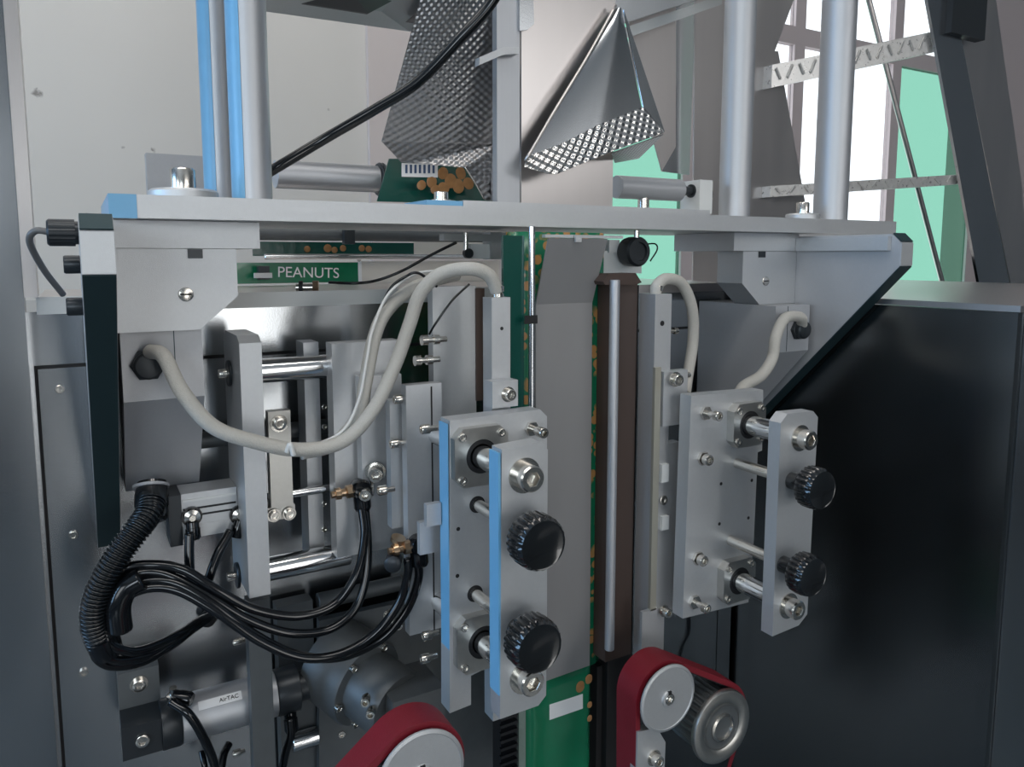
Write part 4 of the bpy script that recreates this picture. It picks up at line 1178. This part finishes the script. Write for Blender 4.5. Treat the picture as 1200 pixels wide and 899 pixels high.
def patch(name, A, B, m, parent, nu=14, nv=8, bulge=0.0, th=.0012):
    """ruled sheet between two edges A and B (lists of points), gently bulged towards -Y, UV in metres"""
    def along(P, t):
        L = [0]
        for a, b in zip(P, P[1:]): L.append(L[-1] + (b - a).length)
        s_ = t * L[-1]
        for k in range(len(P) - 1):
            if s_ <= L[k + 1] + 1e-9:
                return P[k].lerp(P[k + 1], (s_ - L[k]) / max(1e-9, L[k + 1] - L[k]))
        return P[-1].copy()
    wid = sum((b - a).length for a, b in zip(A, A[1:]))
    wid2 = sum((b - a).length for a, b in zip(B, B[1:]))
    wid = max(wid, wid2)
    bm = bmesh.new(); G = []; UVS = {}
    for j_ in range(nv + 1):
        row = []
        for i_ in range(nu + 1):
            t, q = i_ / nu, j_ / nv
            a, b = along(A, t), along(B, t)
            p = a.lerp(b, q)
            p.y -= bulge * math.sin(math.pi * t) * math.sin(math.pi * min(1, q * .5 + .5))
            v_ = bm.verts.new(p); row.append(v_)
            UVS[v_] = (t * wid, q * (a - b).length)
        G.append(row)
    uvl = bm.loops.layers.uv.new('UVMap')
    for j_ in range(nv):
        for i_ in range(nu):
            f = bm.faces.new((G[j_][i_], G[j_][i_ + 1], G[j_ + 1][i_ + 1], G[j_ + 1][i_]))
            for l in f.loops: l[uvl].uv = UVS[l.vert]
    bmesh.ops.recalc_face_normals(bm, faces=bm.faces)
    bmesh.ops.solidify(bm, geom=list(bm.faces), thickness=th)
    return bm_obj(name, bm, m, parent, 'auto')
cl = thing('forming_collar', 'dark embossed sheet metal collar folding back left of the forming tube', 'collar', at(540, 232, Y=.80))
patch('embossed_wing', [at(500, -30, Y=.735), at(580, -30, Y=.72)], [at(447, 165, Y=.825), at(583, 168, Y=.79)], EMBD, cl, bulge=.004)
sheet('turned_under_lip', [at(447, 165.5, Y=.825), at(585, 168.5, Y=.79), at(584, 237, Y=.80), at(568, 234, Y=.805), at(544, 196, Y=.80), at(470, 190, Y=.838)], [(0, 1, 2, 3, 4, 5)], EMBD, cl)
cb2 = catmull([at(545, 196, Y=.797), at(556, 213, Y=.799), at(567, 233, Y=.802)], 6)
bm_obj('lip_wire', sweep_bm(cb2, .0008, 8), SCREW, cl, 'all')
cr2 = thing('collar_flap', 'bright triangular collar flap with an embossed lower band on the forming tube', 'collar', at(690, 200, Y=.70))
E1 = [at(617, 184, Y=.703), at(660, 168, Y=.6995), at(700, 147, Y=.697), at(752, 126, Y=.703)]
E2 = [at(614, 196, Y=.698), at(648, 206, Y=.690), at(716, 178, Y=.689), at(777, 156, Y=.700)]
patch('smooth_triangle', [at(721, 10, Y=.716), at(728, 10, Y=.716)], E1, STEEL, cr2, 16, 14, .004)
patch('embossed_band', E1, E2, EMBL, cr2, 16, 4, 0)
sheet('folded_edge', [at(730, 12, Y=.718), at(753, 126, Y=.7035), at(778, 155, Y=.7015), at(733, 20, Y=.735)], [(0, 1, 2, 3)], STEEL, cr2, .0012)
sheet('under_fold', [at(716, 179, Y=.692), at(777, 157, Y=.703), at(748, 185, Y=.76), at(720, 190, Y=.745)], [(0, 1, 2, 3)], EMBD, cr2, .0012)
bm_obj('rolled_rim', sweep_bm(catmull([at(722, 6, Y=.714), at(690, 64, Y=.707), at(650, 130, Y=.702), at(616, 188, Y=.699)], 8), .0018, 8), STEELH, cr2, 'all')

# black cable swinging up to the hopper
cable = named_hose('power_cable', [(298, 212, .79), (325, 196, .78), (380, 163, .77), (440, 128, .74), (490, 96, .715), (540, 44, .69), (575, 5, .675), (600, -40, .66)], .0052, RUBBER, 'thick black cable rising diagonally across the embossed collar', 'cable')

# ------------------------------------------------------------------ hopper frame above
hf = thing('overhead_crossbeam', 'grey overhead crossbeam crossing the top left edge of the view', 'beam', at(430, 0, Y=1.0))
prism('cross_plate', [at(300, 12, Y=.98), at(480, 37, Y=1.10), at(600, -5, Y=.86), at(600, -90, Y=.80), at(300, -90, Y=.9)], (0, .012, .012), ALU, hf, .001)
prism('dark_slot', [at(353, 5, Y=.975), at(430, 17, Y=1.02), at(458, 2, Y=1.0), at(410, -10, Y=.95)], (0, -.004, 0), BLACKOX, hf, 0)
prism('dark_slot', [at(475, 26, Y=1.06), at(490, 28, Y=1.06), at(530, 0, Y=.93), at(505, 0, Y=.95)], (0, -.006, 0), BLACKOX, hf, 0)
hp_ = thing('weighing_hopper', 'tall brushed hopper side panels behind the right of the forming tube', 'hopper', at(800, 240, Y=1.0))
fpoly('panel', [(728, -420), (792, -420), (792, 172), (776, 200), (738, 60)], 1.00, .003, STEELH, hp_)
fpoly('panel', [(792.5, -420), (830, -420), (808, 205), (776, 201), (792.5, 100)], 1.03, .003, STEEL, hp_)
fpoly('panel', [(818, -420), (862, -420), (864, 338), (812, 338)], 1.01, .003, STEELH, hp_)
fpoly('diagonal_bar', [(722, 30), (870, -18), (870, -50), (722, -10)], .93, .02, ALU, hp_)
fpoly('diagonal_bar', [(733, 45), (846, 5), (846, -6), (730, 33)], .945, .012, WHITEPL, hp_)

# ------------------------------------------------------------------ ladder stand at the right rear
ld = thing('access_ladder', 'stainless access ladder with checkered treads behind the right columns', 'ladder', at(1000, 345, Y=1.3))
YL = 1.02
fpoly('stringer', [(868, -420), (908, -420), (906, 255), (866, 255)], YL, .05, STEELH, ld)
fpoly('brace', [(906, 60), (912, 60), (945, 245), (906, 262)], YL + .02, .02, STEELH, ld)
fpoly('brace', [(904, -40), (945, -40), (905, 68), (904, 68)], YL + .03, .02, STEELH, ld)
YL2 = 0.92
# the slanting stringer, an angle section with a dark web and a bright flange
fpoly('stringer_web', [(1014, -400), (1039, -400), (1186, 346), (1150, 346)], YL2, .006, STEEL, ld)
fpoly('stringer_flange', [(1037, -400), (1111, -400), (1198, 220), (1206, 372), (1188, 350)], YL2 + .02, .006, STEELH, ld)
fbox('black_fixing', 1117, -30, 1157, 38, YL2 - .012, .02, BLACKOX, ld)
def tread(u0, v0, u1, v1, h, Ya, Yb):
    a = at(u0, v0, Y=Ya); b = at(u1, v1, Y=Yb)
    dn = V((0, 0, -h)); bk = V((0, .05, 0))
    o_ = prism('tread', [a, b, b + dn, a + dn], bk, TREADM, ld, .0015)
    nseg = 15
    for k in range(nseg):
        c_ = a.lerp(b, (k + .5) / nseg) + V((0, -.0006, -h * .45))
        s_ = 1 if k % 2 else -1
        dd = (b - a).normalized() * .0055; zz_ = V((0, 0, h * .26 * s_)); q_ = V((.0016, 0, .0016 * -s_))
        prism('tread_stud', [c_ - dd - zz_ - q_, c_ - dd - zz_ + q_, c_ + dd + zz_ + q_, c_ + dd + zz_ - q_], (0, -.0018, 0), TREADM, o_, 0)
TREADM = mat('checkered_tread_plate', (0.66, 0.65, 0.63), .7, .3, .2, (120, 120, 120), .1)
tread(905, 76, 1098, 36, .040, 1.00, .93)
tread(903, 218, 1132, 204, .020, 1.00, .93)
o = cyl('slanting_rod', at(940, -300, Y=1.35), at(1106, 338, Y=1.35), .007, STEELH)
tag(o, 'thin slanting metal rod seen between the ladder treads', 'rod')
# grey box plate on the back wall behind the left columns
wp = box('wall_junction_box', (at(172, 200, Y=1.5).x, 1.5, at(172, 240, Y=1.5).z), (at(260, 200, Y=1.5).x, 1.53, at(172, 179, Y=1.5).z), GREYBOX, None, .002)
tag(wp, 'flat grey plate showing behind the bolt and columns at left', 'plate')
